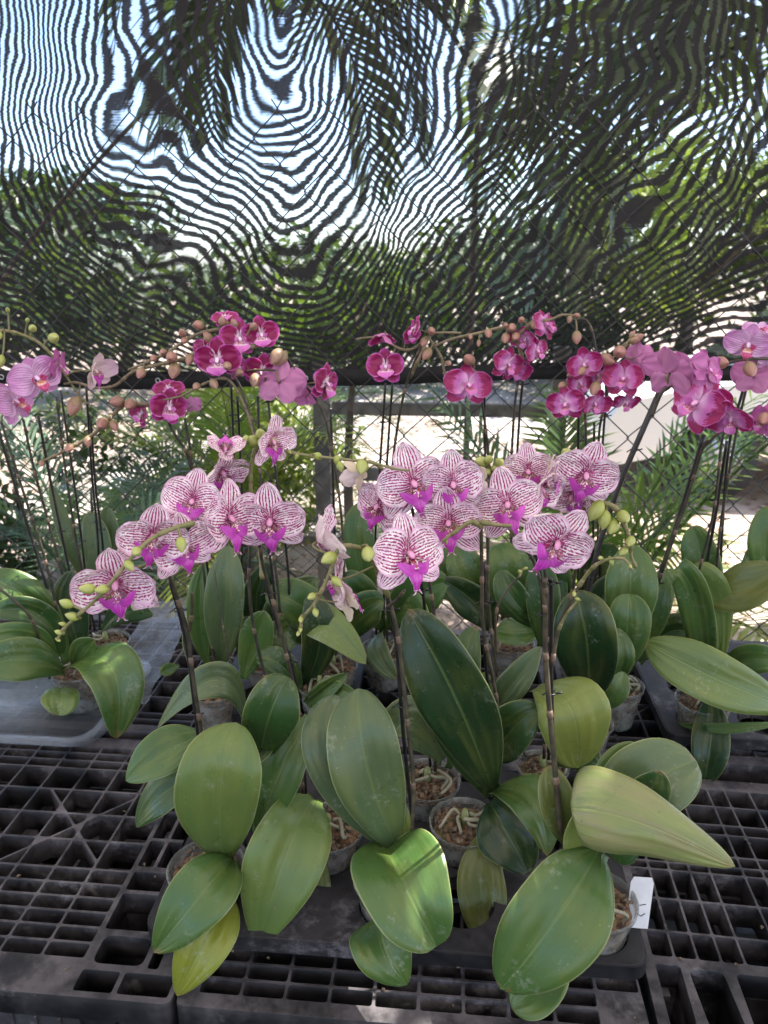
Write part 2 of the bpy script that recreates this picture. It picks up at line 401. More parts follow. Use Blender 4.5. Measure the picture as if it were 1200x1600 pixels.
        for sg in (-1, 1):
            def lobe(u, v, sg=sg): return (sg*(.03+.12*v)+.0*u, -.05-.07*v, -.01+.02*v+.06*u*math.sin(math.pi*(.1+.8*v)))
            sheet(b, lobe, 5, 4, False)
    else:
        def lip(u, v):
            hw = interp(WPROF['M'], v)*.62
            return (u*hw, -.04-.17*math.sin(v*2.0)-.06*u*u, -.03-.27*v+.08*u*u*v)
        sheet(b, lip, 10, 8, False)
        for sg in (-1, 1):
            def lobe(u, v, sg=sg):
                return (sg*(.03+.09*v+.03*math.cos(u)), -.04-.13*v, -.03+.03*v+.08*u*math.sin(math.pi*(.12+.8*v)))
            n0 = len(b.uv); sheet(b, lobe, 6, 5, False); b.uv[n0:] = [(x_, .3+y_*.5) for x_, y_ in b.uv[n0:]]
    out['lip'] = mk(b, 'lip', [mats['lip']])
    FCACHE[key] = out; return out
fcount = [0]
def add_flower(root, ro, spec, spikes, smat):
    typ, px, py, w, yaw, pitch, roll, Y = spec[:8]; style = spec[8] if len(spec) > 8 else 'o'
    c = PY(px, py, Y); S = M(w, c); fcount[0] += 1
    ms = flower_meshes(typ, fcount[0] % 5, style)
    rj = random.Random(int(px*7+py)); style = 'h' if style == 'o' and rj.random() < .3 else style; ms = flower_meshes(typ, fcount[0] % 5, style); yaw += rj.uniform(-27, 27); pitch += rj.uniform(-17, 15); roll += rj.uniform(-16, 16); sj = rj.uniform(.93, 1.06)
    # aim relative to the line of sight, so that yaw/pitch 0 looks at the photographer
    dx = c.x-CAM.x; dy = c.y-CAM.y; a0 = math.atan2(dx, dy)
    rot = (Matrix.Rotation(-a0+R(yaw), 4, 'Z') @ Matrix.Rotation(R(pitch), 4, 'X') @ Matrix.Rotation(R(roll), 4, 'Y'))
    f = bpy.data.objects.new('flower', ms['flower']); col.objects.link(f); f.parent = root
    f.location = c-ro; f.rotation_euler = rot.to_euler(); f.scale = (S*sj, S, S*rj.uniform(.94, 1.06))
    for k in ('petal-1', 'petal1', 'lip'):
        o = bpy.data.objects.new(k.rstrip('-1') if k != 'lip' else 'lip', ms[k]); o.name = 'lip' if k == 'lip' else 'petal'
        col.objects.link(o); o.parent = f
    back = c+rot.to_3x3() @ Vector((0, .03*S, 0)); bd = rot.to_3x3() @ Vector((0, 1, 0))
    pedicel(root, ro, back, bd, spikes, .32*S, .0017*max(.6, S/.085), smat)
def nearest(p, spikes):
    best = None
    for s in spikes:
        for q in s:
            d = (q-p).length
            if best is None or d < best[0]: best = (d, q)
    return best[1] if best else None
def pedicel(root, ro, p, d, spikes, k, rad, smat):
    q = nearest(p+d*k*.8, spikes)
    if q is None or (q-p).length > .22: return
    L = (q-p).length; m1 = p+d*min(k, L*.5); m2 = q+Vector((0, 0, min(.012, L*.2)))
    pts = [p.lerp(m1, t)*(1-t)**1+m1.lerp(m2, t)*0 for t in ()]
    pts = []
    for i in range(9):
        t = i/8; pts.append(p*(1-t)**3+3*m1*t*(1-t)**2+3*m2*t*t*(1-t)+q*t**3)
    mb = MM(); mb.tube(pts, [rad*1.1]+[rad]*7+[rad*1.3], 6); mb.build('pedicel', smat, root, ro)
def add_bud(root, ro, spec, spikes, bm_, smat):
    px, py, size, Y = spec[:4]; p = PY(px, py, Y); L = M(size, p)*1.12
    q = nearest(p, spikes); ax = (p-q).normalized() if q is not None and (p-q).length > 1e-4 else Vector((0,0,-1))
    ax = (ax*.8+Vector((random.uniform(-.3,.3), random.uniform(-.5,.1), -.35))).normalized()
    a = ax.orthogonal().normalized(); b = ax.cross(a); mb = MM(); vs = []; uv = []; fs = []
    n, sg = 9, 12
    for i in range(n+1):
        t = i/n; r_ = max(.03, math.sin(math.pi*t)**.72*(1.12-.28*t))*(.31 if size > 14 else .27)*L
        for k in range(sg):
            an = 2*math.pi*k/sg; rr = r_*(1+.035*math.cos(3*an)); vs.append(p+ax*((t-.5)*L)+(a*math.cos(an)+b*math.sin(an))*rr); uv.append((k/sg, t))
    for i in range(n):
        for k in range(sg): fs.append((i*sg+k, i*sg+(k+1) % sg, (i+1)*sg+(k+1) % sg, (i+1)*sg+k))
    mb.add(vs, fs, uv); mb.build('bud', bm_, root, ro)
    pedicel(root, ro, p-ax*L*.47, -ax, spikes, L*.5, .0017, smat)
# ------------------------------------------------------------------ leaves
TONE = {'l': (.108,.165,.042,1), 'L': (.20,.25,.08,1), 'm': (.058,.115,.028,1), 'd': (.028,.068,.016,1), 'D': (.014,.036,.012,1), 'f': (.165,.205,.045,1),
        'y': (.21,.24,.028,1), 'o': (.105,.125,.030,1), 'g': (.076,.114,.050,1), 'e': (.19,.225,.075,1)}
PROF = {'oval': (1.22, .56), 'tip': (1.0, .70), 'round': (1.28, .46), 'base': (.62, .62), 'strap': (1.0, .36), 'blunt': (.42, .62), 'heart': (.70, .52)}
def add_leaf(root, ro, spec, label=None):
    b, m, t, w = spec[:4]; o = spec[4] if len(spec) > 4 else {}
    b, m, t = PY(*b), PY(*m), PY(*t)
    C = m*2-(b+t)*.5; W = M(w, m)/2*(.90 if m.y > 1.2 else .97)
    tilt = R(o.get('tilt', random.uniform(-10, 10))); a, p = PROF[o.get('prof', 'oval')]
    fold = o.get('fold', .22)+.08; curl = o.get('curl', .14); n, nu = 22, 12
    mb = MM(); vs = []; uv = []; fs = []
    Tm = (t-b).normalized(); Vm = (CAM-m).normalized(); S0 = Tm.cross(Vm)
    if S0.length < .15: S0 = Vector((1,0,0))
    S0.normalize(); S0 = Matrix.Rotation(tilt, 3, Tm) @ S0
    if 'side' in o: S0 = Vector(o['side']).normalized()
    ph = random.uniform(0, 6); tw = R(o.get('twist', random.uniform(-8, 8)))
    for i in range(n+1):
        s = (1-math.cos(math.pi*(i/n)))/2*.5+(i/n)*.5
        P = b*(1-s)**2+C*2*s*(1-s)+t*s*s; T = ((C-b)*(1-s)+(t-C)*s); T.normalize()
        S = (S0-T*S0.dot(T)).normalized(); S = Matrix.Rotation(tw*(s-.5)*2, 3, T) @ S; N = S.cross(T)*(-1)
        N = T.cross(S)*(-1) if False else S.cross(T)
        hw = W*max(math.sin(math.pi*min(1, s**a))**p if 0 < s < 1 else 0, .26*(1-s)**2 if s < .5 else 0)
        for j in range(nu+1):
            u = -1+2*j/nu
            h = (fold*abs(u)-curl*u*u)*hw*1.2+.06*hw*math.sin(3*u+6*s+ph)+.02*hw*math.sin(9*s+ph)*abs(u)
            wob = 1+.045*math.sin(5*s+ph)*(1 if u > 0 else -.6)+.018*math.sin(13*s+ph*2+u)
            if o.get('lobe'): P_ = P-T*(o['lobe']*W*(1-(2*abs(u)-1)**2)*(1-s)**4)
            else: P_ = P
            vs.append(P_+S*(hw*u*wob)-N*h*(-1)); uv.append(((u+1)/2, s))
    w1 = nu+1
    for i in range(n):
        for j in range(nu): fs.append((i*w1+j, i*w1+j+1, (i+1)*w1+j+1, (i+1)*w1+j))
    mb.add(vs, fs, uv)
    ob = mb.build('leaf', LEAF, root, ro)
    md = ob.modifiers.new('thickness', 'SOLIDIFY'); md.thickness = .0013; md.offset = 0
    c = TONE[o.get('tone', 'm')]; k = random.uniform(.92, 1.08); ob.color = (c[0]*k, c[1]*k, c[2]*k, o.get('a', 1))
    if label: ob['label'] = label
    return ob
# ------------------------------------------------------------------ whole plants
def add_pot(root, ro, c, r_, h=.10, seed=0, roots=3, moss=True):
    rd = random.Random(seed); x, y, z = c; mb = MM(); b = .70*r_
    mb.lathe((x, y, z-h), [(0,.001),(b*.9,.001),(b,.004),(b+.02*r_,.012),(b+(r_-b)*.5,h*.5),(r_*.97,h*.90),(r_*.97,h*.905),(r_*1.03,h*.91),(r_*1.05,h*.99),(r_*1.03,h),(r_*.99,h*.985),(r_*.955,h*.9)], 36)
    mb.build('pot', POT, root, ro)
    m = MM(); rr = .93*r_; vs = []; fs = []; sg = 26
    prof = [(b*.93, -h+.006), (b*.93+(rr-b*.93)*.5, -h*.5), (rr*.985, -.016), (rr*.8, -.010), (rr*.5, -.006), (rr*.2, -.004)]
    for (q, zz) in prof:
        for k in range(sg):
            an = 2*math.pi*k/sg; nn = .004*mnoise.noise(Vector((math.cos(an)*q*90+seed, math.sin(an)*q*90, zz*60)))
            vs.append((x+(q-abs(nn)*.6)*math.cos(an), y+(q-abs(nn)*.6)*math.sin(an), z+zz+(nn*2 if zz > -.02 else 0)))
    for i in range(len(prof)-1):
        for k in range(sg): fs.append((i*sg+k, i*sg+(k+1) % sg, (i+1)*sg+(k+1) % sg, (i+1)*sg+k))
    fs.append(tuple((len(prof)-1)*sg+k for k in range(sg))); m.add(vs, fs)
    m.cur = 1
    for k in range(60):                      # bark chips lying on top
        an = rd.uniform(0, 6.28); q = rr*.9*math.sqrt(rd.random()); s_ = rd.uniform(.002, .0065)
        E_ = Euler((rd.uniform(-.7,.7), rd.uniform(-.7,.7), rd.uniform(0,6))).to_matrix()
        cc = Vector((x+q*math.cos(an), y+q*math.sin(an), z-.006+rd.uniform(0,.006))); vv = []
        for dx in (-1, 1):
            for dy in (-1, 1):
                for dz in (-1, 1): vv.append(cc+E_ @ Vector((dx*s_*rd.uniform(.7,1.2), dy*s_*.6*rd.uniform(.7,1.2), dz*s_*.3)))
        m.add(vv, [(0,1,3,2),(4,6,7,5),(0,4,5,1),(2,3,7,6),(0,2,6,4),(1,5,7,3)])
    m.build('bark_mix', [BARK, CHIP], root, ro, smooth=False)
    for k in range(roots):
        an = rd.uniform(2.6, 6.8); q = r_*rd.uniform(.45, .92); b2 = an+rd.uniform(-1.3, 1.3); b3 = b2+rd.uniform(-.9, .9)
        pts = spline([(x+.008*math.cos(an), y+.008*math.sin(an), z+.010), (x+q*.5*math.cos(an), y+q*.5*math.sin(an), z+rd.uniform(.006,.022)), (x+q*math.cos(b2), y+q*math.sin(b2), z+rd.uniform(-.006,.010)), (x+q*.9*math.cos(b3), y+q*.9*math.sin(b3), z-.014)], 6)
        t = MM(); t.tube(pts, rd.uniform(.0022,.0034), 7); t.build('root', ROOT, root, ro)
def add_clip(root, ro, p, stakeobj):
    mb = MM(); pts = [p+Vector((math.cos(a)*.006, math.sin(a)*.006, 0)) for a in np.linspace(0, 5.6, 12)]
    mb.tube(pts, .0012, 5); mb.tube([p+Vector((.006,-.002,0)), p+Vector((.013,-.004,.003))], .0013, 5); mb.tube([p+Vector((-.006,0,0)), p+Vector((-.012,-.001,-.004))], .0011, 5)
    o = mb.build('clip', CLIP, stakeobj, ro)
    return o
def plant(label, pot, flowers=(), stems=(), buds=(), leaves=(), r_=.055, zrim=.108, h=.10, bud='G', group=None, roots=2, moss=True, seed=0, name='potted_orchid', ztop=None, rf=1.0):
    c = PZ(pot[0], pot[1], zrim); ro = Vector((c.x, c.y, zrim-h))
    root = tag(empty(name, ro), label, 'orchid plant', group)
    add_pot(root, ro, (c.x, c.y, zrim), r_, h, seed+int(pot[0]), roots)
    spikes = []; green = []
    for st in stems:
        kind, pts = st[0], st[1]; f = st[2] if len(st) > 2 else 1.0
        P = spline([PY(*p) for p in pts], 10)
        if kind == 'k':
            mb = MM(); off = Vector((.0, .004, 0)); P = [p+off for p in P]; mb.tube(P, .0027*f, 7); o = mb.build('stake', STAKE, root, ro)
            L = len(P)
            for q in ((.45, .85) if L > 12 else (.7,)): add_clip(root, ro, P[int(q*(L-1))], o)
            continue
        spikes.append(P); n = len(P); mb = MM()
        r0, r1 = {'d': (.0031,.0025), 'm': (.0031,.0024), 'g': (.0026,.0013)}[kind]
        rs = [(r0+(r1-r0)*i/(n-1))*f for i in range(n)]
        mb.tube(P, rs, 8); mb.cur = 1; rd = random.Random(seed+n)
        step = .085 if kind != 'g' else .028; acc = rd.uniform(.02, step)
        for i in range(1, n-1):
            acc += (P[i]-P[i-1]).length*rd.uniform(.5, 1.3)
            if acc > step:
                acc = 0; d = (P[i+1]-P[i-1]).normalized()
                mb.tube([P[i]-d*.005, P[i]-d*.001, P[i]+d*.004, P[i]+d*.008], [rs[i]*1.02, rs[i]*1.30, rs[i]*1.15, rs[i]*1.0], 8)
        base = {'d': STEMD, 'm': STEMM, 'g': STEMT if bud != 'G' else STEMG}[kind]
        mb.build('flower_stem', [base, NODE if kind != 'g' else base], root, ro)
    smat = {'G': STEMG, 'P': STEMT, 'B': STEMT}[bud]; bm_ = {'G': BUDG, 'P': BUDP, 'B': BUDB}[bud]
    for f in flowers: add_flower(root, ro, f, spikes, smat)
    for b in buds: add_bud(root, ro, b, spikes, bm_, smat)
    for l in leaves: add_leaf(root, ro, l)
    # crown: short stack of leaf bases rising from the medium
    cr = MM(); cr.tube([(c.x, c.y, zrim-.012), (c.x, c.y, zrim+.008), (c.x, c.y, zrim+.022)], [.006, .007, .004], 10); o = cr.build('crown_base', LEAF, root, ro); o.color = TONE['m']
    return root, ro, c
# ------------------------------------------------------------------ the orchids (pixel x, pixel y, distance Y)
GF = 'striped orchids on the front tray'; GB = 'magenta orchids along the fence'; GL = 'orchids on the left pallet'
PL = []
PL.append(plant("front left potted orchid, its bud-tipped spike arching left over the open grating", (322,1352),
 stems=[('k',[(335,1330,.87),(310,1165,.87),(290,1010,.86),(263,905,.85)]),
        ('d',[(340,1335,.865),(318,1170,.865),(302,1060,.855),(292,985,.85),(272,920,.84),(262,880,.83),(285,838,.81),(300,818,.80)]),
        ('g',[(300,818,.80),(270,826,.78),(235,843,.765),(205,872,.75),(178,905,.74),(148,938,.735),(118,965,.73),(98,985,.73),(90,1000,.73)],1.2),
        ('m',[(296,985,.85),(300,955,.84),(300,925,.83)],.8)],
 flowers=[('S',182,912,122,-30,6,6,.775),('S',238,838,104,-20,0,4,.80),('S',282,852,100,25,4,-6,.83),('S',300,785,94,-25,-30,20,.86),('W',214,925,78,150,-10,20,.80)],
 buds=[(283,851,25,.77),(213,862,23,.75),(202,884,21,.745),(160,921,23,.735),(137,920,26,.73),(157,922,20,.735),(104,943,22,.73),(113,963,21,.73),(92,988,14,.73),(98,975,12,.73),(91,1000,9,.73)],
 leaves=[((352,1348,.85),(342,1240,.79),(369,1129,.84),137,dict(tone='l',tilt=0,fold=.06,curl=.05,prof='oval')),
         ((364,1342,.84),(318,1395,.76),(240,1488,.73),102,dict(tone='m',prof='tip',tilt=8)),
         ((362,1400,.83),(325,1460,.75),(277,1556,.72),86,dict(tone='y',tilt=-6,prof='tip')),
         ((318,1150,.90),(258,1175,.86),(197,1220,.84),78,dict(tone='m',tilt=20,prof='tip')),
         ((330,1205,.92),(262,1235,.89),(213,1292,.88),66,dict(tone='d',tilt=24,prof='tip'))],
 rf=1, group=GF, seed=3))
PL.append(plant("second potted orchid from the front left, two wide striped blooms above a ribbed drooping leaf", (512,1290),
 stems=[('k',[(480,1275,.95),(462,1075,.97),(430,970,.96),(410,890,.95)]),
        ('m',[(474,1278,.94),(468,1120,.96),(456,1060,.96),(436,975,.95),(420,915,.94),(410,880,.93),(404,850,.92),(385,835,.90)]),
        ('g',[(410,905,.95),(404,840,.97),(392,770,.98),(398,705,.98),(425,700,.975),(470,710,.97),(520,716,.965),(575,722,.96),(620,733,.95),(640,735,.95)],1.2),
        ('d',[(478,1275,.98),(415,1060,.99),(392,950,.98),(390,860,.97),(393,780,.97)],.9)],
 flowers=[('S',357,812,114,12,4,-4,.885),('S',423,815,104,-8,0,-6,.90),('S',352,705,62,10,-70,180,.965,'c'),('S',346,738,84,15,40,4,.975,'h'),('S',424,690,76,66,0,0,.96)],
 buds=[(397,689,26,.975),(412,692,28,.97),(424,688,26,.965),(407,678,24,.97),(385,686,18,.97),(497,713,18,.97),(464,712,12,.97),(527,719,17,.965),(532,729,17,.96),(565,729,28,.95),(452,706,10,.97)],
 leaves=[((492,1250,.93),(448,1330,.84),(404,1480,.80),128,dict(tone='l',prof='tip',tilt=-4,fold=.3)),
         ((500,1330,.92),(480,1440,.86),(457,1512,.84),72,dict(tone='o',prof='tip',tilt=-12)),
         ((408,1185,.92),(420,1120,.87),(450,1058,.90),90,dict(tone='d',prof='oval',tilt=8,fold=.25)),
         ((485,1120,.96),(445,1190,.90),(405,1300,.90),82,dict(tone='m',tilt=20)),
         ((418,1170,.91),(408,1178,.89),(404,1192,.87),40,dict(tone='g',tilt=40)),
         ((455,1262,.95),(425,1275,.93),(398,1305,.92),34,dict(tone='m'))],
 group=GF, roots=3, seed=5))
PL.append(plant("potted orchid with heart-shaped folded leaf hanging over the tray's front edge", (612,1368),
 stems=[('k',[(645,1290,.87),(630,1150,.88),(618,1000,.88),(600,915,.87)]),
        ('m',[(643,1300,.86),(646,1230,.865),(637,1130,.87),(624,1010,.87),(612,950,.865),(602,920,.86),(610,895,.85),(625,880,.84)]),
        ('g',[(606,932,.86),(592,895,.845),(572,862,.83),(545,853,.82),(528,860,.81),(520,882,.805),(508,912,.80),(490,945,.80),(474,965,.80),(466,990,.80)],1.3),
        ('m',[(607,948,.86),(622,935,.85),(632,922,.84)],.8)],
 flowers=[('S',638,868,124,6,0,-4,.825),('S',497,846,92,112,-6,-20,.83,'c'),('S',530,905,84,-75,10,10,.83),('W',538,935,70,140,-30,40,.825)],
 buds=[(575,866,31,.80),(514,872,29,.80),(526,909,21,.79),(487,932,17,.79),(493,957,15,.79),(470,968,13,.79),(466,990,11,.79),(470,984,9,.79)],
 leaves=[((622,1330,.87),(575,1200,.83),(560,1076,.89),120,dict(tone='g',fold=.14,prof='oval',tilt=6)),
         ((612,1330,.89),(520,1190,.86),(525,1086,.93),84,dict(tone='g',tilt=-10)),
         ((628,1322,.87),(632,1290,.86),(624,1248,.87),22,dict(tone='o')),
         ((606,1326,.85),(636,1390,.77),(682,1478,.745),150,dict(tone='m',fold=.34,prof='heart',lobe=.5,tilt=-8,curl=.05)),
         ((598,1430,.80),(600,1480,.745),(636,1538,.73),110,dict(tone='m',prof='base',tilt=14))],
 group=GF, seed=8))
PL.append(plant("potted orchid with the longest dark leaf, leaning left, and curly roots in its pot", (726,1282),
 stems=[('k',[(778,1235,1.0),(765,1100,.99),(757,1000,.985),(757,880,.97)]),
        ('m',[(776,1225,.99),(778,1120,.985),(770,1060,.98),(755,980,.975),(753,900,.965),(752,840,.955),(752,818,.95)]),
        ('g',[(752,822,.95),(735,816,.945),(710,832,.94),(690,846,.935)],1.5),('g',[(752,816,.95),(775,820,.945),(800,822,.94)],1.5),
        ('m',[(776,1020,.98),(775,960,.97),(790,925,.965),(812,900,.96)],.7)],
 flowers=[('S',702,818,100,12,4,-10,.975)],
 buds=[(697,846,10,.94),(812,893,10,.96),(822,888,9,.96)],
 leaves=[((770,1238,1.0),(716,1100,.90),(638,953,.92),120,dict(tone='D',fold=.16,prof='oval',tilt=-10)),
         ((764,1245,1.01),(700,1130,.95),(690,1030,.97),60,dict(tone='d')),
         ((768,1236,1.0),(830,1250,.93),(855,1338,.885),78,dict(tone='m',prof='tip',tilt=-14)),
         ((765,1255,.985),(792,1300,.93),(826,1366,.90),100,dict(tone='D',prof='tip',tilt=12)),
         ((770,1290,.97),(752,1380,.90),(768,1470,.87),78,dict(tone='o',tilt=0))],
 group=GF, roots=6, seed=12))
PL.append(plant("front right corner potted orchid with pale leaf folded over and pointing right", (932,1402),
 stems=[('k',[(880,1300,.85),(866,1180,.86),(862,1060,.865),(862,930,.86),(860,905,.85)]),
        ('m',[(876,1300,.84),(866,1190,.85),(858,1100,.855),(852,1010,.855),(852,940,.85),(850,905,.84)],1.25),
        ('m',[(852,955,.85),(848,925,.845),(835,880,.84),(815,850,.84),(795,826,.84)],.85),
        ('m',[(862,1040,.86),(872,985,.86),(888,945,.855),(905,915,.85)],.9),
        ('g',[(905,915,.85),(925,888,.84),(950,874,.83),(975,874,.825),(988,890,.82)],1.0),('g',[(872,985,.86),(885,960,.85),(905,935,.845)],.9)],
 flowers=[('S',868,848,122,-8,4,24,.82)],
 buds=[(897,928,11,.845),(902,936,9,.845),(955,877,13,.83),(938,872,12,.83),(985,885,9,.82)],
 leaves=[((892,1262,.79),(1000,1284,.755),(1148,1354,.74),134,dict(tone='e',prof='blunt',fold=.02,curl=.34,tilt=6,a=.72)),
         ((925,1340,.85),(906,1310,.83),(905,1262,.815),66,dict(tone='f',tilt=20)),
         ((945,1310,.86),(1000,1235,.84),(1088,1190,.87),124,dict(tone='g',tilt=-6,prof='round')),
         ((950,1290,.88),(955,1215,.90),(1000,1165,.92),60,dict(tone='m')),
         ((990,1262,.80),(1012,1240,.81),(1032,1204,.81),62,dict(tone='d',tilt=20)),
         ((935,1330,.84),(880,1420,.76),(782,1545,.735),150,dict(tone='m',fold=.18,tilt=-6)),
         ((890,1490,.80),(842,1540,.76),(800,1575,.745),80,dict(tone='m',tilt=10)),
         ((890,1325,.86),(872,1260,.85),(858,1196,.87),58,dict(tone='o')),
         ((945,1325,.84),(970,1335,.81),(996,1322,.80),34,dict(tone='d',tilt=30))],
 group=GF, roots=4, seed=15))
PL.append(plant("potted orchid behind the heart-leaved one, carrying two front-facing striped blooms on dark stems", (668,1216),
 stems=[('k',[(672,1200,1.09),(668,1060,1.09),(664,960,1.08),(655,890,1.07)]),
        ('d',[(680,1205,1.08),(684,1060,1.08),(678,960,1.07),(665,880,1.06),(650,820,1.05),(640,780,1.04)]),
        ('g',[(640,790,1.04),(625,760,1.03),(600,735,1.03),(590,728,1.03)],1.4)],
 flowers=[('S',645,757,116,-2,0,2,.985),('S',708,757,96,10,6,4,.99),('S',592,792,84,-42,6,4,1.0),('W',562,738,50,-120,30,40,1.01,'c'),('W',730,755,66,140,0,-50,1.02)],
 buds=[(566,730,28,1.0),(548,722,10,1.02)],
 leaves=[((690,1190,1.07),(650,1130,1.02),(612,1150,.99),84,dict(tone='g',tilt=10)),
         ((700,1200,1.08),(735,1120,1.08),(760,1050,1.1),50,dict(tone='d')),
         ((640,1200,1.08),(600,1230,1.03),(560,1260,1.0),44,dict(tone='d')),
         ((690,1150,1.1),(705,1080,1.13),(700,1000,1.17),70,dict(tone='m'))],
 group='striped orchids behind the front tray', roots=4, seed=18))
PL.append(plant("orchid in a squeezed mossy pot, with round green bud cluster and a hanging yellow-green leaf", (848,1195), r_=.045,
 stems=[('k',[(858,1190,1.14),(850,1000,1.14),(845,900,1.12),(830,850,1.11)]),
        ('m',[(820,1180,1.13),(785,1100,1.12),(765,960,1.10),(762,850,1.09),(762,780,1.08),(768,745,1.07)],.9),
        ('d',[(850,1185,1.13),(858,1000,1.12),(850,880,1.10),(838,820,1.08),(838,790,1.08)])],
 flowers=[('S',795,790,104,-10,4,-8,1.0),('S',842,765,92,48,0,6,1.04),('S',825,738,84,10,-10,-4,1.08),('W',858,745,70,110,0,30,1.07,'h')],
 buds=[(752,722,27,1.06),(764,718,20,1.05),(780,722,22,1.05),(785,738,28,1.05),(773,732,16,1.05),(762,738,16,1.05)],
 leaves=[((838,1075,1.1),(892,1105,1.0),(902,1200,1.0),118,dict(tone='f',prof='round',tilt=0,fold=.06)),
         ((762,1115,1.12),(800,1070,1.08),(845,1010,1.1),48,dict(tone='g',prof='tip',fold=.3)),
         ((768,1190,1.1),(800,1140,1.04),(846,1105,1.04),78,dict(tone='d',prof='tip',fold=.3)),
         ((870,1195,1.1),(905,1180,1.05),(935,1200,1.02),50,dict(tone='d')),
         ((765,1130,1.15),(730,1040,1.2),(745,980,1.25),50,dict(tone='d'))],
 group='striped orchids behind the front tray', seed=21))
PL.append(plant("orchid with upright broad dark leaf, hooked tail of green buds and a right-leaning stake", (912,1125),
 stems=[('k',[(905,1110,1.27),(915,950,1.27),(957,790,1.27),(1031,613,1.27)],1.9),
        ('d',[(898,1110,1.26),(892,960,1.24),(905,860,1.2),(915,800,1.16),(908,775,1.14)]),
        ('g',[(905,860,1.2),(918,785,1.12),(945,787,1.10),(962,795,1.10),(975,820,1.10),(985,845,1.10),(986,868,1.10),(993,885,1.10)],1.9),
        ('m',[(1018,650,1.26),(1035,612,1.25),(1062,595,1.24),(1085,586,1.23)],1.2)],
 flowers=[('S',914,742,104,22,0,6,1.08),('S',896,775,80,-50,20,-10,1.12),('P',1046,583,94,172,-6,0,1.24),('P',1104,580,78,70,0,0,1.22)],
 buds=[(931,797,36,1.09),(944,812,30,1.09),(958,823,28,1.09),(974,808,30,1.09),(985,846,22,1.09),(974,862,18,1.09),(888,712,30,1.11),(901,718,26,1.1),(888,725,28,1.1),(904,709,18,1.1)],
 leaves=[((918,1105,1.24),(918,1010,1.14),(898,922,1.17),102,dict(tone='D',fold=.12,tilt=-5)),
         ((968,1050,1.34),(980,985,1.3),(982,928,1.32),74,dict(tone='m',prof='round')),
         ((975,1020,1.38),(985,930,1.36),(985,850,1.40),88,dict(tone='m',tilt=8)),
         ((958,1075,1.28),(972,1030,1.24),(960,980,1.28),44,dict(tone='d',tilt=30)),
         ((930,1105,1.24),(958,1085,1.2),(975,1050,1.22),40,dict(tone='m')),
         ((858,985,1.34),(805,940,1.3),(785,890,1.32),52,dict(tone='d')),
         ((845,1010,1.3),(850,940,1.3),(840,870,1.33),60,dict(tone='d'))],
 group='striped orchids behind the front tray', seed=24))
PL.append(plant("orchid in a grey pot of thick white roots, stake leaning right to blotched lilac blooms", (968,1068), r_=.050,
 stems=[('k',[(975,1055,1.42),(1015,950,1.41),(1060,815,1.39),(1101,680,1.37)],1.7),
        ('d',[(985,1050,1.41),(1032,900,1.40),(1075,775,1.38),(1098,700,1.36),(1112,688,1.35)],1.2),
        ('m',[(1098,700,1.36),(1130,672,1.34),(1160,668,1.33),(1190,655,1.32)],.9)],
 flowers=[('B',1088,632,96,-24,-4,14,1.33),('B',1144,652,78,12,18,0,1.31),('B',1105,628,70,20,-6,10,1.36),('P',1198,660,70,-30,0,0,1.30)],
 buds=[(1194,655,30,1.29)],bud='P',
 leaves=[((965,1045,1.40),(945,1000,1.44),(900,990,1.46),46,dict(tone='m')),
         ((985,1040,1.44),(1015,960,1.42),(1040,890,1.45),62,dict(tone='m',tilt=20)),
         ((1000,1035,1.46),(1052,985,1.42),(1085,1010,1.4),60,dict(tone='d'))],
 group=GB, roots=7, seed=27))
PL.append(plant("orchid at the right edge with a very long leaf reaching left and lilac bloom cluster", (1100,1092),
 stems=[('k',[(1080,1060,1.45),(1095,940,1.45),(1120,800,1.43),(1137,690,1.41)],1.2),
        ('d',[(1080,1055,1.44),(1085,930,1.43),(1115,800,1.41),(1128,690,1.40),(1140,660,1.4)]),
        ('k',[(1125,1010,1.48),(1128,860,1.47),(1140,700,1.45),(1165,600,1.44)],1.1),
        ('d',[(1120,1015,1.47),(1122,860,1.45),(1146,700,1.43),(1170,590,1.42)]),
        ('m',[(1100,590,1.36),(1125,572,1.37),(1160,562,1.38),(1210,560,1.39)],1.1)],
 flowers=[('V',1168,538,70,-14,16,0,1.38),('P',1178,588,70,158,10,0,1.41),('V',1186,517,50,30,-50,0,1.40),('V',1204,556,64,24,10,10,1.40)],
 buds=[(1126,567,30,1.35),(1172,577,30,1.35)],bud='P',
 leaves=[((1240,1110,1.30),(1120,1060,1.27),(1008,1003,1.32),96,dict(tone='l',fold=.12,tilt=10)),
         ((1110,1085,1.40),(1112,1150,1.30),(1098,1226,1.28),62,dict(tone='D')),
         ((1100,1075,1.42),(1085,930,1.36),(1046,893,1.38),58,dict(tone='m',prof='strap')),
         ((1120,1060,1.45),(1100,900,1.47),(1082,822,1.50),62,dict(tone='m')),
         ((1125,1050,1.46),(1110,930,1.43),(1070,900,1.45),70,dict(tone='l',tilt=16)),
         ((1085,930,1.47),(1160,920,1.42),(1225,885,1.40),82,dict(tone='o',fold=.2,tilt=-14)),
         ((1190,905,1.44),(1196,850,1.43),(1200,790,1.45),58,dict(tone='m')),
         ((1150,915,1.45),(1175,890,1.43),(1172,855,1.45),40,dict(tone='m')),
         ((1130,1060,1.42),(1170,1030,1.36),(1230,1040,1.32),52,dict(tone='m')),
         ((1060,1130,1.38),(1120,1138,1.30),(1220,1130,1.26),18,dict(tone='m'))],
 group=GB, seed=30))
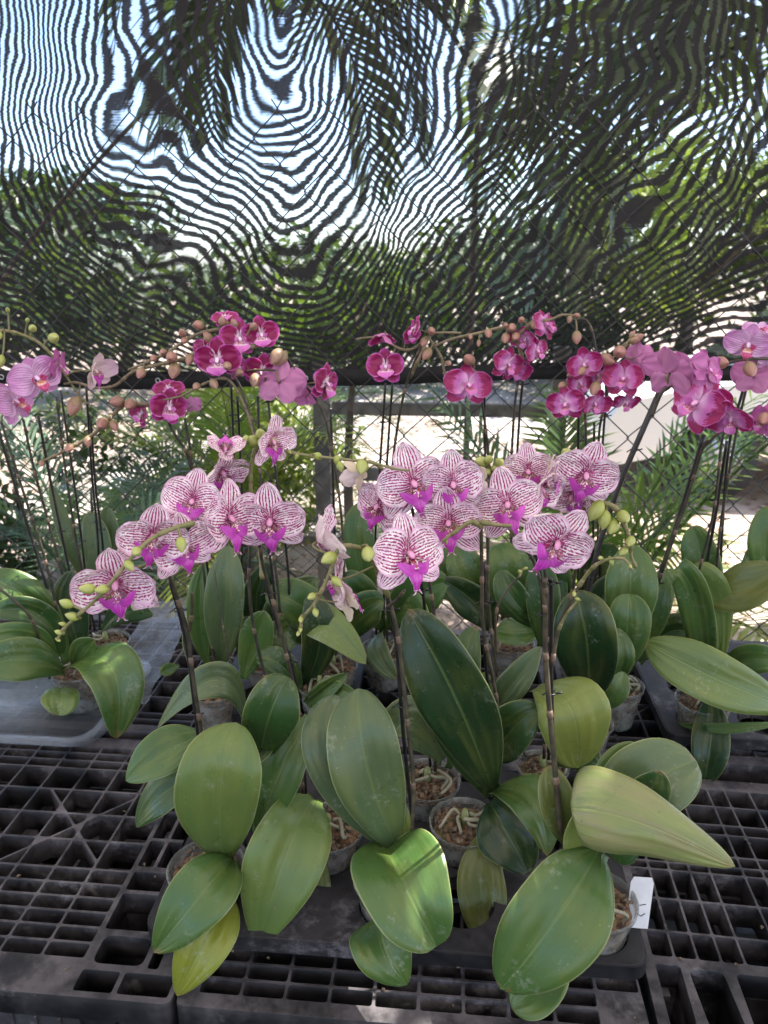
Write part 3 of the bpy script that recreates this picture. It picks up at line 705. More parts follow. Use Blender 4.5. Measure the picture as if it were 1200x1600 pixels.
PL.append(plant("orchid right of centre at the rear, small oval leaf and blotched blooms on tall stakes", (798,1002),
 stems=[('k',[(812,990,1.58),(806,800,1.56),(812,650,1.53),(822,560,1.51)]),('k',[(765,990,1.6),(760,800,1.58),(758,700,1.56),(757,600,1.53)]),
        ('d',[(806,990,1.57),(798,800,1.55),(803,650,1.52),(815,560,1.50)]),('d',[(760,985,1.59),(764,790,1.56),(762,700,1.54),(752,620,1.52)]),
        ('g',[(752,612,1.5),(740,580,1.5),(700,590,1.5),(690,560,1.5),(675,535,1.5),(668,528,1.5)],1.4),
        ('g',[(815,560,1.5),(808,530,1.49),(790,512,1.49),(750,520,1.49),(705,530,1.49),(680,540,1.49)],1.6),
        ('g',[(800,535,1.49),(830,505,1.48),(858,500,1.48),(880,492,1.48),(905,494,1.48)],1.4)],
 flowers=[('B',731,603,76,2,-2,0,1.47),('B',793,570,56,14,-2,4,1.47),('B',851,508,56,66,-10,0,1.48),('B',838,548,50,40,10,0,1.47),('B',822,530,50,-10,20,0,1.49),('B',805,578,50,40,14,0,1.5)],
 buds=[(733,562,26,1.48),(667,553,22,1.48),(662,534,18,1.48),(674,517,18,1.47),(763,521,18,1.48),(790,508,14,1.47),(800,512,20,1.47),(806,526,20,1.47),(700,568,14,1.49),(835,507,20,1.47),(890,498,14,1.48),(902,493,13,1.48),(735,526,12,1.48),(748,536,12,1.48),(815,500,16,1.47),(790,528,20,1.47)],bud='P',
 leaves=[((838,985,1.55),(806,990,1.5),(774,985,1.5),54,dict(tone='m',prof='round',tilt=30)),
         ((770,960,1.6),(735,905,1.56),(715,850,1.6),66,dict(tone='m')),
         ((790,965,1.58),(795,900,1.5),(780,850,1.54),86,dict(tone='m',tilt=15)),
         ((770,985,1.55),(745,945,1.5),(690,905,1.5),64,dict(tone='D')),
         ((830,990,1.55),(860,930,1.55),(850,850,1.6),60,dict(tone='d')),
         ((760,970,1.6),(700,900,1.6),(640,880,1.62),80,dict(tone='m'))],
 group=GB, roots=3, seed=33))
PL.append(plant("orchid by the fence with a tight column of small blotched blooms on several dark stakes", (905,1000),
 stems=[('k',[(935,985,1.6),(940,800,1.58),(942,700,1.57),(950,600,1.55)]),('k',[(925,990,1.6),(928,800,1.58),(929,660,1.56)]),('k',[(905,960,1.62),(903,800,1.6),(905,640,1.57)],1.2),
        ('d',[(915,990,1.6),(915,800,1.57),(915,660,1.55),(905,600,1.53)]),
        ('d',[(930,990,1.59),(935,800,1.56),(936,680,1.54),(947,620,1.52),(942,580,1.5),(932,550,1.5),(926,520,1.5),(915,500,1.5),(895,500,1.5)],.9),
        ('m',[(948,640,1.54),(950,600,1.52),(958,570,1.5),(966,560,1.5)],.9)],
 flowers=[('B',912,570,54,20,-4,0,1.48),('B',884,632,62,-8,10,0,1.47),('B',928,630,54,20,10,0,1.47),('B',975,593,68,12,0,-4,1.48),('B',978,628,46,30,30,0,1.5),('P',992,560,54,150,0,20,1.5),('B',905,600,50,60,0,0,1.5),('B',935,585,50,30,20,0,1.52)],
 buds=[(901,527,22,1.48),(968,550,30,1.48),(947,562,30,1.49),(991,531,20,1.5),(988,523,14,1.5),(909,580,18,1.46),(878,602,16,1.48),(930,607,26,1.47),(998,527,16,1.5),(890,586,14,1.48)],bud='P',
 leaves=[((925,985,1.56),(950,930,1.56),(1000,920,1.55),60,dict(tone='D')),((900,990,1.55),(870,920,1.55),(870,850,1.58),60,dict(tone='d')),((920,980,1.6),(935,900,1.6),(960,850,1.6),66,dict(tone='d'))],
 group=GB, seed=36))
PL.append(plant("orchid at the fence middle, three close black stakes under a round magenta bloom", (600,1012),
 stems=[('k',[(588,1000,1.58),(586,850,1.57),(594,720,1.55),(602,600,1.52)]),('k',[(600,1000,1.57),(600,820,1.56),(606,700,1.54),(613,600,1.52)]),
        ('d',[(605,1000,1.56),(606,850,1.55),(614,720,1.53),(630,620,1.5),(650,560,1.49),(665,530,1.49)]),
        ('g',[(665,530,1.49),(645,545,1.5),(625,545,1.5),(600,530,1.5),(580,527,1.5),(556,530,1.5)],1.2),('g',[(640,590,1.5),(655,560,1.48),(672,525,1.48),(690,520,1.48),(720,520,1.48)],1.4)],
 flowers=[('M',603,574,62,-2,-4,0,1.47),('M',601,522,46,-10,50,0,1.48,'c'),('M',648,514,40,-50,-20,0,1.47),('M',640,525,34,60,0,0,1.49)],
 buds=[],bud='P',
 leaves=[((588,980,1.56),(562,860,1.55),(568,785,1.58),56,dict(tone='m')),((600,985,1.55),(590,1015,1.48),(620,1060,1.44),44,dict(tone='g',tilt=30)),
         ((610,985,1.55),(650,930,1.5),(700,910,1.5),80,dict(tone='m')),((600,985,1.55),(560,930,1.5),(530,910,1.5),70,dict(tone='d')),((600,985,1.55),(640,950,1.5),(660,1000,1.45),70,dict(tone='m'))],
 group=GB, seed=39))
PL.append(plant("orchid with brown spike arching left past one half-turned magenta bloom and bright arched leaf", (520,1035),
 stems=[('k',[(535,1020,1.52),(524,870,1.52),(520,750,1.51),(516,640,1.5)],1.1),
        ('m',[(540,1015,1.5),(536,850,1.5),(528,760,1.49),(516,690,1.48),(505,645,1.47),(485,612,1.46),(462,590,1.45),(445,581,1.44),(410,578,1.43),(385,580,1.43)],.95),
        ('m',[(462,590,1.45),(476,608,1.44),(456,568,1.45),(440,552,1.44)],.5)],
 flowers=[('M',508,600,70,36,2,20,1.44),('P',437,598,84,165,24,0,1.42,'h'),('M',408,582,62,-20,0,6,1.45),('M',478,620,40,170,0,0,1.48)],
 buds=[(432,557,30,1.43),(398,594,24,1.42),(440,560,26,1.44)],bud='B',
 leaves=[((495,1030,1.42),(495,968,1.38),(572,1038,1.30),66,dict(tone='l',prof='oval',tilt=-30)),
         ((520,1020,1.5),(475,950,1.44),(415,930,1.44),76,dict(tone='m')),((520,1020,1.5),(560,960,1.45),(600,940,1.45),66,dict(tone='d')),
         ((480,1020,1.45),(450,985,1.4),(430,1040,1.36),60,dict(tone='d')),((500,1015,1.5),(470,960,1.48),(490,900,1.5),64,dict(tone='m'))],
 group=GB, roots=3, seed=42))
PL.append(plant("orchid in a white-rimmed pot with narrow cupped leaf, magenta bloom bunch high on the left", (500,1068), r_=.046,
 stems=[('k',[(440,1060,1.42),(425,900,1.42),(408,780,1.42),(402,620,1.42)],1.1),('k',[(452,1060,1.43),(450,900,1.43),(435,780,1.42),(422,660,1.42),(414,590,1.42)]),
        ('d',[(445,1060,1.41),(432,900,1.4),(412,780,1.4),(398,680,1.4),(378,610,1.4),(360,580,1.4)]),
        ('g',[(400,690,1.4),(385,640,1.4),(362,598,1.4),(340,592,1.39),(310,604,1.38),(285,618,1.38),(255,625,1.38)],1.3)],
 flowers=[('M',341,562,74,-10,-2,-2,1.38),('M',352,497,44,10,-50,0,1.42),('M',374,530,66,28,0,14,1.40),('M',408,523,62,6,-2,0,1.41),('M',320,548,46,-60,0,0,1.44),('M',372,575,46,50,10,0,1.44)],
 buds=[(334,600,20,1.37),(307,604,18,1.37),(355,572,20,1.36),(374,582,18,1.38),(396,510,18,1.39),(366,506,18,1.4),(347,503,18,1.4)],bud='B',
 leaves=[((478,1100,1.36),(500,1085,1.3),(542,1053,1.3),34,dict(tone='m',fold=.5)),((470,1090,1.36),(440,1040,1.34),(400,1030,1.34),50,dict(tone='d')),
         ((470,1080,1.4),(500,1000,1.36),(480,930,1.38),64,dict(tone='D')),((505,1090,1.36),(520,1075,1.3),(560,1092,1.28),30,dict(tone='m'))],
 group=GB, roots=4, seed=45))
PL.append(plant("orchid with brown bark heaped in its pot, pale upright leaves and long bud spikes", (335,1075), r_=.050,
 stems=[('k',[(345,1060,1.38),(335,960,1.38),(322,880,1.37),(318,840,1.36)]),('d',[(338,1065,1.37),(325,960,1.36),(318,890,1.35),(310,850,1.34)]),
        ('m',[(385,1120,1.22),(362,1040,1.24),(345,960,1.25),(335,890,1.26)],.55),
        ('k',[(365,1000,1.45),(366,820,1.44),(364,700,1.43),(360,600,1.41)]),('k',[(374,1000,1.46),(378,820,1.45),(374,700,1.44),(370,620,1.42)]),
        ('g',[(400,540,1.4),(375,545,1.4),(330,543,1.4),(290,560,1.4),(255,568,1.4),(210,580,1.4),(180,602,1.4),(150,606,1.4),(120,598,1.4),(100,600,1.4)],1.7),
        ('g',[(375,512,1.42),(340,515,1.42),(310,522,1.42),(285,535,1.41),(260,552,1.41),(225,568,1.4),(200,578,1.4)],1.5)],
 flowers=[],
 buds=[(310,508,22,1.4),(285,520,18,1.4),(288,532,16,1.4),(325,527,20,1.4),(272,579,28,1.38),(220,583,22,1.38),(268,558,26,1.38),(255,550,16,1.4),(240,560,16,1.4),(296,562,20,1.39),(116,634,32,1.38),(352,505,16,1.41)],bud='P',
 leaves=[((345,1045,1.40),(352,950,1.35),(356,852,1.38),70,dict(tone='g',tilt=-10)),((325,1040,1.4),(312,960,1.38),(320,880,1.4),46,dict(tone='m')),
         ((385,1142,1.2),(340,1062,1.12),(246,1138,1.10),58,dict(tone='g',prof='tip')),((280,1040,1.38),(262,1046,1.34),(250,1052,1.32),22,dict(tone='m')),
         ((300,1045,1.38),(290,1000,1.4),(300,960,1.42),22,dict(tone='g',tilt=50)),((380,1060,1.36),(400,1000,1.36),(415,955,1.36),60,dict(tone='m'))],
 group=GB, roots=1, seed=48))
PL.append(plant("orchid with a forked black spike, one dark magenta bloom and a dangling bud chain", (420,1030),
 stems=[('d',[(410,1010,1.5),(380,900,1.5),(330,810,1.49),(303,745,1.47),(297,700,1.46),(289,655,1.45)],1.1),('d',[(303,745,1.47),(290,705,1.46),(268,670,1.45),(262,650,1.44)],1.1),
        ('g',[(262,632,1.44),(230,632,1.44),(195,633,1.43),(175,650,1.43),(150,675,1.42),(120,695,1.42),(85,712,1.42),(58,725,1.42)],2.0)],
 flowers=[('M',263,638,64,4,-2,0,1.42),('M',222,648,44,-80,0,0,1.44),('M',264,610,50,0,-55,0,1.46),('P',300,634,30,150,0,0,1.45)],
 buds=[(183,628,28,1.41),(203,632,26,1.41),(160,662,28,1.41),(178,665,20,1.41),(137,690,18,1.41),(108,700,18,1.41),(65,724,14,1.41)],bud='P',
 leaves=[((420,1010,1.5),(440,950,1.48),(500,905,1.5),60,dict(tone='g')),((410,1010,1.5),(400,940,1.5),(420,880,1.52),50,dict(tone='D')),((420,1015,1.5),(390,980,1.45),(380,1040,1.42),40,dict(tone='D'))],
 group=GB, seed=51))
PL.append(plant("orchid on the clear tray at the left, veined lilac blooms and glossy down-arching leaf", (122,1042), r_=.058,
 stems=[('k',[(90,985,1.40),(60,880,1.39),(28,780,1.38),(-8,660,1.37)],1.2),('d',[(95,985,1.39),(72,880,1.38),(40,780,1.37),(2,660,1.36)]),
        ('k',[(128,985,1.45),(102,870,1.44),(75,740,1.43),(58,650,1.42)],1.1),('d',[(120,985,1.44),(85,850,1.43),(55,740,1.42),(36,655,1.41)]),
        ('m',[(78,1060,1.36),(62,1000,1.34),(40,955,1.32),(-20,905,1.3)],1.0),
        ('g',[(-10,515,1.38),(25,520,1.39),(60,535,1.4),(85,560,1.4),(105,590,1.4),(125,620,1.41),(140,632,1.41)],1.3)],
 flowers=[('V',56,592,82,14,-4,0,1.36),('V',22,630,78,22,0,0,1.37),('P',90,572,58,70,0,-20,1.40),('W',147,580,56,20,10,0,1.38,'c')],
 buds=[(51,513,18,1.38),(84,528,24,1.38),(12,484,11,1.38),(43,500,11,1.38),(0,565,22,1.36),(-2,525,16,1.36)],bud='G',
 leaves=[((88,1030,1.38),(40,995,1.32),(-40,1005,1.28),50,dict(tone='m')),((100,1050,1.37),(40,1030,1.29),(-40,1045,1.25),76,dict(tone='m',tilt=10)),
         ((106,1044,1.37),(172,1040,1.27),(182,1154,1.22),92,dict(tone='m',prof='oval')),((95,1075,1.34),(96,1090,1.29),(92,1118,1.26),62,dict(tone='l',prof='round')),
         ((105,1035,1.4),(50,940,1.38),(-30,905,1.36),66,dict(tone='m')),((130,1020,1.42),(110,960,1.42),(115,890,1.44),66,dict(tone='D')),
         ((115,1045,1.38),(130,1015,1.34),(148,1000,1.33),44,dict(tone='m')),((100,1030,1.4),(60,960,1.36),(-20,960,1.32),50,dict(tone='d'))],
 group=GL, roots=3, seed=54))
PL.append(plant("orchid in the left rear corner, thin stakes and a white-streaked strap leaf", (165,1000),
 stems=[('k',[(155,985,1.55),(152,850,1.55),(142,740,1.54),(133,600,1.52)]),('k',[(165,985,1.56),(160,860,1.56),(148,760,1.55),(140,650,1.53)]),
        ('k',[(140,985,1.52),(130,880,1.52),(115,760,1.51),(93,610,1.5)]),('d',[(148,985,1.5),(122,860,1.5),(103,740,1.49),(88,620,1.48)])],
 flowers=[], buds=[], bud='G',
 leaves=[((125,900,1.6),(98,820,1.6),(78,752,1.62),26,dict(tone='g',prof='tip')),((150,960,1.58),(152,870,1.6),(138,800,1.62),50,dict(tone='g')),((175,960,1.6),(168,880,1.62),(168,790,1.64),52,dict(tone='g')),
         ((160,985,1.55),(200,950,1.5),(240,960,1.45),50,dict(tone='d'))],
 group=GL, seed=57))
# ------------------------------------------------------------------ black plastic pallets
def plastic_mat(name, base, dust, amt=.75):
    T = NT(name, rough=.55); g = T.n('ShaderNodeNewGeometry'); sp = T.n('ShaderNodeSeparateXYZ'); T.l(g.outputs['Normal'], sp.inputs[0])
    nz = T.noise(None, 14.0, 5, .65); n2 = T.noise(None, 90.0, 3); n4 = T.noise(None, 6.0, 4, .7)
    upf = T.ss(sp.outputs[2], .5, .9)
    d = T.mul(T.ss(nz, .30, .62), amt); d = T.mul(d, T.addm(T.mul(upf, .62), T.ss(n4, .40, .66, .10, .62))); d = T.mul(d, T.ss(n2, .2, .5, .6, 1.0))
    st = T.mul(T.ss(nz, .60, .72), .5); wm = T.noise(None, 5.5, 6, .75); sc3 = T.noise(None, 38.0, 5, .7)
    c = T.mix(d, base, dust); c = T.mix(T.mul(st, T.sub(1.0, upf)), c, tuple(v*1.7 for v in dust)); T.base(c)
    c = T.mix(T.mul(T.mul(T.ss(wm, .52, .66), T.ss(sc3, .42, .62)), .55), c, (.20,.185,.20)); T.base(c); T.put(T.b.inputs['Roughness'], T.ss(nz, .3, .7, .42, .8)); T.b.inputs['Specular IOR Level'].default_value = .3; T.bump(n2, .25, .001); return T.m
PLAST = plastic_mat('dusty black plastic', (.006,.006,.0075), (.100,.090,.096), .95)
TRAYM = plastic_mat('black tray plastic', (.007,.007,.008), (.050,.047,.052), .6)
LOWM = plastic_mat('dirty pallet side', (.022,.021,.023), (.15,.15,.17), .9)
def inset(poly, d):
    n = len(poly); L = []
    for i in range(n):
        a = Vector(poly[i]); b = Vector(poly[(i+1) % n]); e = (b-a)
        if e.length < 1e-6: return None
        e.normalize(); nn = Vector((-e.y, e.x)); L.append((a+nn*d, e))
    out = []
    for i in range(n):
        p, e = L[i-1]; q, f = L[i]; den = e.x*f.y-e.y*f.x
        if abs(den) < 1e-6: return None
        t = ((q.x-p.x)*f.y-(q.y-p.y)*f.x)/den; out.append(p+e*t)
    ar = sum(out[i].x*out[(i+1) % n].y-out[(i+1) % n].x*out[i].y for i in range(n))/2
    if ar < 1.2e-4: return None
    for i in range(n):
        e = (out[(i+1) % n]-out[i])
        if e.dot(L[i][1]) <= .002: return None
    return out
def rounded(poly, r_, k=3):
    out = []; n = len(poly)
    for i in range(n):
        p = Vector(poly[i]); a = Vector(poly[i-1])-p; b = Vector(poly[(i+1) % n])-p
        rr = min(r_, a.length*.4, b.length*.4); A = p+a.normalized()*rr; B = p+b.normalized()*rr
        for j in range(k+1):
            t = j/k; out.append(A*(1-t)**2+p*2*t*(1-t)+B*t*t)
    return out
def split(poly, p, e):
    side = [(Vector(v)-p).x*e.y-(Vector(v)-p).y*e.x for v in poly]
    if all(s > -1e-6 for s in side) or all(s < 1e-6 for s in side): return [poly]
    A, B = [], []
    for i in range(len(poly)):
        a, b = Vector(poly[i]), Vector(poly[(i+1) % len(poly)]); sa, sb = side[i], side[(i+1) % len(poly)]
        if sa >= -1e-6: A.append(a)
        if sa <= 1e-6: B.append(a)
        if (sa > 1e-6 and sb < -1e-6) or (sa < -1e-6 and sb > 1e-6):
            m = a.lerp(b, sa/(sa-sb)); A.append(m); B.append(m)
    return [q for q in (A, B) if len(q) >= 3]
def plate(name, outline, holes, ztop, th, mat, parent=None, origin=(0,0,0), bev=.0007):
    cu = bpy.data.curves.new(name+'_outline', 'CURVE'); cu.dimensions = '2D'; cu.fill_mode = 'BOTH'
    cu.extrude = th/2-bev; cu.bevel_depth = bev; cu.bevel_resolution = 0; cu.offset = -bev
    for pl in [outline]+holes:
        s = cu.splines.new('POLY'); s.points.add(len(pl)-1)
        for i, v in enumerate(pl): s.points[i].co = (v[0], v[1], 0, 1)
        s.use_cyclic_u = True
    o = bpy.data.objects.new('tmp', cu); col.objects.link(o)
    dg = bpy.context.evaluated_depsgraph_get(); dg.update()
    me = bpy.data.meshes.new_from_object(o.evaluated_get(dg)); bpy.data.objects.remove(o)
    me.transform(Matrix.Translation((-origin[0], -origin[1], ztop-th/2-origin[2]))); me.materials.clear(); me.name = name
    return link(name, me, mat, parent, None, False)
def cells(xs, ys, diags=(), rib=.003, rnd_=.004, solid=lambda x, y: False):
    out = []
    for x0, x1 in zip(xs, xs[1:]):
        for y0, y1 in zip(ys, ys[1:]):
            if solid((x0+x1)/2, (y0+y1)/2): continue
            polys = [[(x0,y0),(x1,y0),(x1,y1),(x0,y1)]]
            for (p, q) in diags:
                p = Vector(p); q = Vector(q); lo = (min(p.x,q.x), max(p.x,q.x), min(p.y,q.y), max(p.y,q.y))
                if (x0+x1)/2 < lo[0] or (x0+x1)/2 > lo[1] or (y0+y1)/2 < lo[2] or (y0+y1)/2 > lo[3]: continue
                nw = []
                for pl in polys: nw += split(pl, p, (q-p).normalized())
                polys = nw
            for pl in polys:
                ar = sum(pl[i][0]*pl[(i+1) % len(pl)][1]-pl[(i+1) % len(pl)][0]*pl[i][1] for i in range(len(pl)))
                if ar < 0: pl = pl[::-1]
                q = inset(pl, rib)
                if q: out.append(rounded(q, rnd_))
    return out
def steps(a, b, n): return [a+(b-a)*i/n for i in range(n+1)]
def pallet(label, x0, x1, y0, y1, holes, rot=0, z=0, lower=True, th=.042):
    o = (x0, y0, z-.15); root = tag(empty('plastic_pallet', o), label, 'pallet', 'black plastic pallets making the bench')
    rect = [(x0,y0),(x1,y0),(x1,y1),(x0,y1)]
    plate('deck', rounded(rect, .012), holes, z, th, PLAST, root, o)
    if lower:
        hs = cells(steps(x0+.03, x1-.03, max(2, int((x1-x0)/.15))), steps(y0+.03, y1-.03, max(2, int((y1-y0)/.12))), rib=.014, rnd_=.01)
        plate('lower_deck', rounded([(x0+.004,y0+.004),(x1-.004,y0+.004),(x1-.004,y1-.004),(x0+.004,y1-.004)], .012), hs, z-.128, .02, PLAST, root, o)
    nx = max(2, int((x1-x0)/.33)+1)       # front and rear side walls with fork openings, and blocks
    for yy in (y0+.003, y1-.010):
        xx = x0+.006
        for i in range(nx):
            a = x0+.006+(x1-x0-.012)*i/nx; b = a+(x1-x0-.012)/nx*.52
            mb = MM(); mb.box(a, b, yy, yy+.006, z-.127, z-th-.001)
            for k in range(4): mb.box(a+(b-a)*(k+.15)/4, a+(b-a)*(k+.15)/4+.004, yy-.004 if yy < y0+.1 else yy+.0065, yy-.0005 if yy < y0+.1 else yy+.01, z-.125, z-th-.002)
            mb.build('side_wall', LOWM, root, o, smooth=False)
    for i in range(nx+1):
        a = x0+.01+(x1-x0-.05)*i/nx
        for q in (.25, .5, .75):
            b = y0+(y1-y0)*q; mb = MM(); mb.box(a, a+.03, b-.03, b+.03, z-.127, z-th-.001); mb.build('foot_block', LOWM, root, o, smooth=False)
    root.rotation_euler.z = rot
    return root
# front left pallet
def xdiag(cx, cy, h): return [((cx-h,cy-h),(cx+h,cy+h)), ((cx-h,cy+h),(cx+h,cy-h))]
ysA = [.780,.807,.834,.861,.888,.915,.945,1.008,1.071,1.134,1.197,1.222,1.246,1.268]
xsA = [-1.69+.0658*i for i in range(19)]
dA = []
for i in range(4): dA += xdiag(-.651-i*.264, 1.0395, .0945+.003)
hA = cells(xsA, ysA, dA, rib=.0025, solid=lambda x, y: (abs(((x+.651+.132) % .264)-.0) < .02 and .93 < y < 1.0) or (abs(((x+.651+.132) % .264)) < .03 and 1.12 < y < 1.19))
hA += cells([-.503,-.415,-.37], [.83,.905,.95], rib=.004)
hA += [rounded([(-.492,.776),(-.418,.776),(-.418,.822),(-.492,.822)], .012, 4)]+cells([-.410,-.392],[.772,.825], rib=.0015)
hA += cells([-.503,-.44,-.36],[.728,.768], rib=.004)
hA += cells([-.503,-.47,-.415,-.365],[.955,1.02,1.09,1.16,1.23,1.265], rib=.0035)
PLF = pallet('front left black pallet, empty dusty grating with a crossed rib pattern beside the striped orchids', -1.72, -.356, .722, 1.30, hA)
# front middle
ysB = [.742,.768,.794,.822,.86,.92,.98,1.04,1.10,1.16,1.22,1.268]
hB = cells([-.325+.0612*i for i in range(11)], ysB, xdiag(0, 1.04, .12), rib=.0025, solid=lambda x, y: .2 < x < .285 and y < .79)
hB += [rounded([(.16,.735),(.21,.735),(.21,.79),(.16,.79)], .01)] if False else []
pallet('front middle black pallet under the holed tray, with a dusty front lip', -.350, .288, .722, 1.30, hB)
# front right, thin ribs and big sockets, turned a little
xsC = [.312,.345,.378,.411,.444,.498,.530,.575,.64,.70,.77,.835,.90,.965,1.03,1.1]
ysC = [.858,.905,.968,1.030,1.048,1.072,1.125,1.15,1.20,1.25]
hC = cells(xsC, ysC, [((.53,1.03),(.70,.858)), ((.53,.858),(.70,1.03))], rib=.0022)
hC += cells([.312,.352],[.745,.848], rib=.003)+[rounded([(.366,.757),(.413,.757),(.407,.842),(.360,.842)], .008, 4)]
hC += [rounded([(.425,.745),(.475,.735),(.505,.77),(.500,.842),(.425,.842)], .006)]+[rounded([(.52,.80),(.56,.80),(.525,.842)][::1], .004)]
hC += cells([.60,.66,.74,.82,.90,.98,1.06],[.745,.80,.842], rib=.004)
PR = pallet('front right black pallet with thin parallel ribs and large open sockets at its near corner', .298, 1.14, .722, 1.28, hC, rot=R(-2.0))
def sockets(root, rects, rot=0, piv=(0,0)):
    for (a, b, c, d) in rects:
        mb = MM(); q = [(a,c),(b,c),(b,d),(a,d)]; o_ = parent_world(root); vs = []
        for z0 in (-.0435, -.135):
            k = 0 if z0 > -.1 else .008
            for (x, y), (sx, sy) in zip(q, ((1,1),(-1,1),(-1,-1),(1,-1))): vs.append((x+sx*k, y+sy*k, z0))
        mb.add(vs, [(i, i+4, (i+1) % 4+4, (i+1) % 4) for i in range(4)]); w_ = mb.build('socket', PLAST, root, tuple(o_), smooth=False)
        md = w_.modifiers.new('t', 'SOLIDIFY'); md.thickness = .003; md.offset = 1
sockets(PR, [(.364,.411,.757,.842), (.428,.498,.745,.842), (.313,.350,.747,.845), (.60,.66,.745,.80), (.66,.74,.745,.80)])
sockets(PLF, [(-.494,-.416,.774,.824), (-.50,-.418,.833,.902), (-.50,-.443,.731,.765), (-.437,-.363,.731,.765)])
# back row
for (x0, x1, lb) in ((-1.72, -.385, 'rear left black pallet with pale open grating under the clear sleeve and left orchids'), (-.375, .272, 'rear middle black pallet glimpsed between the dark leaves behind the tray'),
                     (.285, 1.5, 'rear right black pallet at the fence under the grey pot and the long-leaved orchid')):
    n = int((x1-x0-.05)/.066); xs = steps(x0+.025, x1-.025, n); ys = [1.352,1.376,1.40,1.466,1.532,1.598,1.664,1.73,1.796,1.82,1.845]
    dd = [];  c0 = x0+.025+(x1-x0-.05)/n*3
    while c0 < x1-.1: dd += xdiag(c0, 1.565, .132); c0 += (x1-x0-.05)/n*5
    pallet(lb, x0, x1, 1.325, 1.875, cells(xs, ys, dd, rib=.0025))
# a second layer of pallets and block legs under the bench
mb = MM(); rd = random.Random(9)
for k in range(420):
    x = rd.uniform(-1.3, 1.0); y = rd.uniform(.74, 1.85); s = rd.uniform(.0015, .005); a = rd.uniform(0, 6.3); ca, sa = math.cos(a)*s, math.sin(a)*s
    zz = rd.choice((.0015, .0015, -.125)); mb.add([(x-ca, y-sa, zz), (x+sa*.6, y-ca*.6, zz+s*.3), (x+ca, y+sa, zz), (x-sa*.6, y+ca*.6, zz+s*.5)], [(0,1,2,3)])
tag(mb.build('bark_crumbs', CHIP, None, (0,1,0), smooth=False), 'crumbs of bark spilled over the pallets', 'bark crumbs', None, 'stuff')
hs = cells(steps(-1.7, -.38, 20), steps(.66, 1.25, 16), rib=.003)
pallet('lower black pallet sticking out under the front left pallet, seen at the bottom left corner', -1.74, -.375, .64, 1.27, hs, z=-.155)
for (x, y) in ((-1.5,.95),(-.6,.95),(.05,.95),(.9,.95),(-1.5,1.7),(-.6,1.7),(.05,1.7),(.9,1.7)):
    mb = MM(); T_ = -.155 if y > 1.3 or x > -.4 else -.31
    mb.box(x-.1, x+.1, y-.1, y+.1, -.75, T_)
    CONC = stem_mat('grey concrete', (.22,.21,.20), (.34,.33,.31), .9, 20)
    tag(mb.build('bench_footing', LOWM, None, (x, y, -.75), smooth=False), kind='structure')
# ------------------------------------------------------------------ pot trays
def tray(label, x0, x1, y0, y1, holes, z=.055, r_=.0475, cups=True):
    o = (x0, y0, 0); root = tag(empty('pot_tray', o), label, 'plant tray', 'black carrying trays')
    hp = [[Vector((cx+r_*math.cos(a), cy+r_*math.sin(a))) for a in np.linspace(0, 2*math.pi, 33)[:-1]] for cx, cy in holes]
    plate('tray_top', rounded([(x0,y0),(x1,y0),(x1,y1),(x0,y1)], .028, 6), hp, z, .006, TRAYM, root, o, .0015)
    rim = MM(); P = [Vector((p.x, p.y, 0)) for p in rounded([(x0-.002,y0-.002),(x1+.002,y0-.002),(x1+.002,y1+.002),(x0-.002,y1+.002)], .029, 6)]; n = len(P); vs = []
    for zz in (z-.001, z-.024): vs += [Vector((p.x, p.y, zz)) for p in P]
    rim.add(vs, [(i, i+n, (i+1) % n+n, (i+1) % n) for i in range(n)]); s_ = rim.build('tray_skirt', TRAYM, root, o, smooth=False)
    md = s_.modifiers.new('t', 'SOLIDIFY'); md.thickness = .0025; md.offset = -1
    if cups:
        for cx, cy in holes:
            c = MM(); c.lathe((cx, cy, 0), [(r_+.001, z-.007), (r_-.004, .040), (r_-.006,.036)], 24)
            for k in range(8):
                a = 2*math.pi*k/8; c.tube([(cx+(r_-.003)*math.cos(a), cy+(r_-.003)*math.sin(a), z-.008), (cx+(r_-.010)*math.cos(a), cy+(r_-.010)*math.sin(a), .006)], .0022, 4)
            c.lathe((cx, cy, 0), [(r_-.008,.012),(r_-.011,.004),(r_-.022,.004),(r_-.022,.007),(r_-.012,.008),(r_-.010,.012)], 24)
            c.build('cup', TRAYM, root, o)
    return root
def potxy(px, py, z=.108): c = PZ(px, py, z); return (c.x, c.y)
fh = [potxy(*p) for p in ((322,1352),(512,1290),(612,1368),(726,1282),(932,1402),(668,1216))]
def okh(c, H): return all((c[0]-h[0])**2+(c[1]-h[1])**2 > .0985**2 for h in H)
for p in ((505,1402),(722,1408),(838,1300),(600,1262),(420,1300),(790,1230),(585,1195),(420,1395),(350,1250)):
    q = potxy(p[0], p[1], .055)
    if okh(q, fh): fh.append(q)
tray('long black carrying tray with round holes under the front striped orchids', -.415, .292, .790, 1.15, fh)
bh = [potxy(1100,1092)]
for q in ((.67,1.40),(.80,1.40),(.93,1.40),(.56,1.53),(.69,1.53),(.82,1.53),(.95,1.53),(.60,1.66),(.73,1.66),(.86,1.66)):
    if okh(q, bh): bh.append(q)
tray('black carrying tray at the right rear under the long-leaved orchid', .465, 1.08, 1.335, 1.75, bh)
ch = [potxy(500,1068), potxy(520,1035)]
ch = [ch[0]]
for q in ((-.40,1.40),(-.27,1.53),(-.40,1.55),(-.28,1.68),(-.41,1.69)):
    if okh(q, ch): ch.append(q)
tray('black carrying tray whose grey edge shows left of centre behind the arched bright leaf', -.50, -.185, 1.335, 1.78, ch)
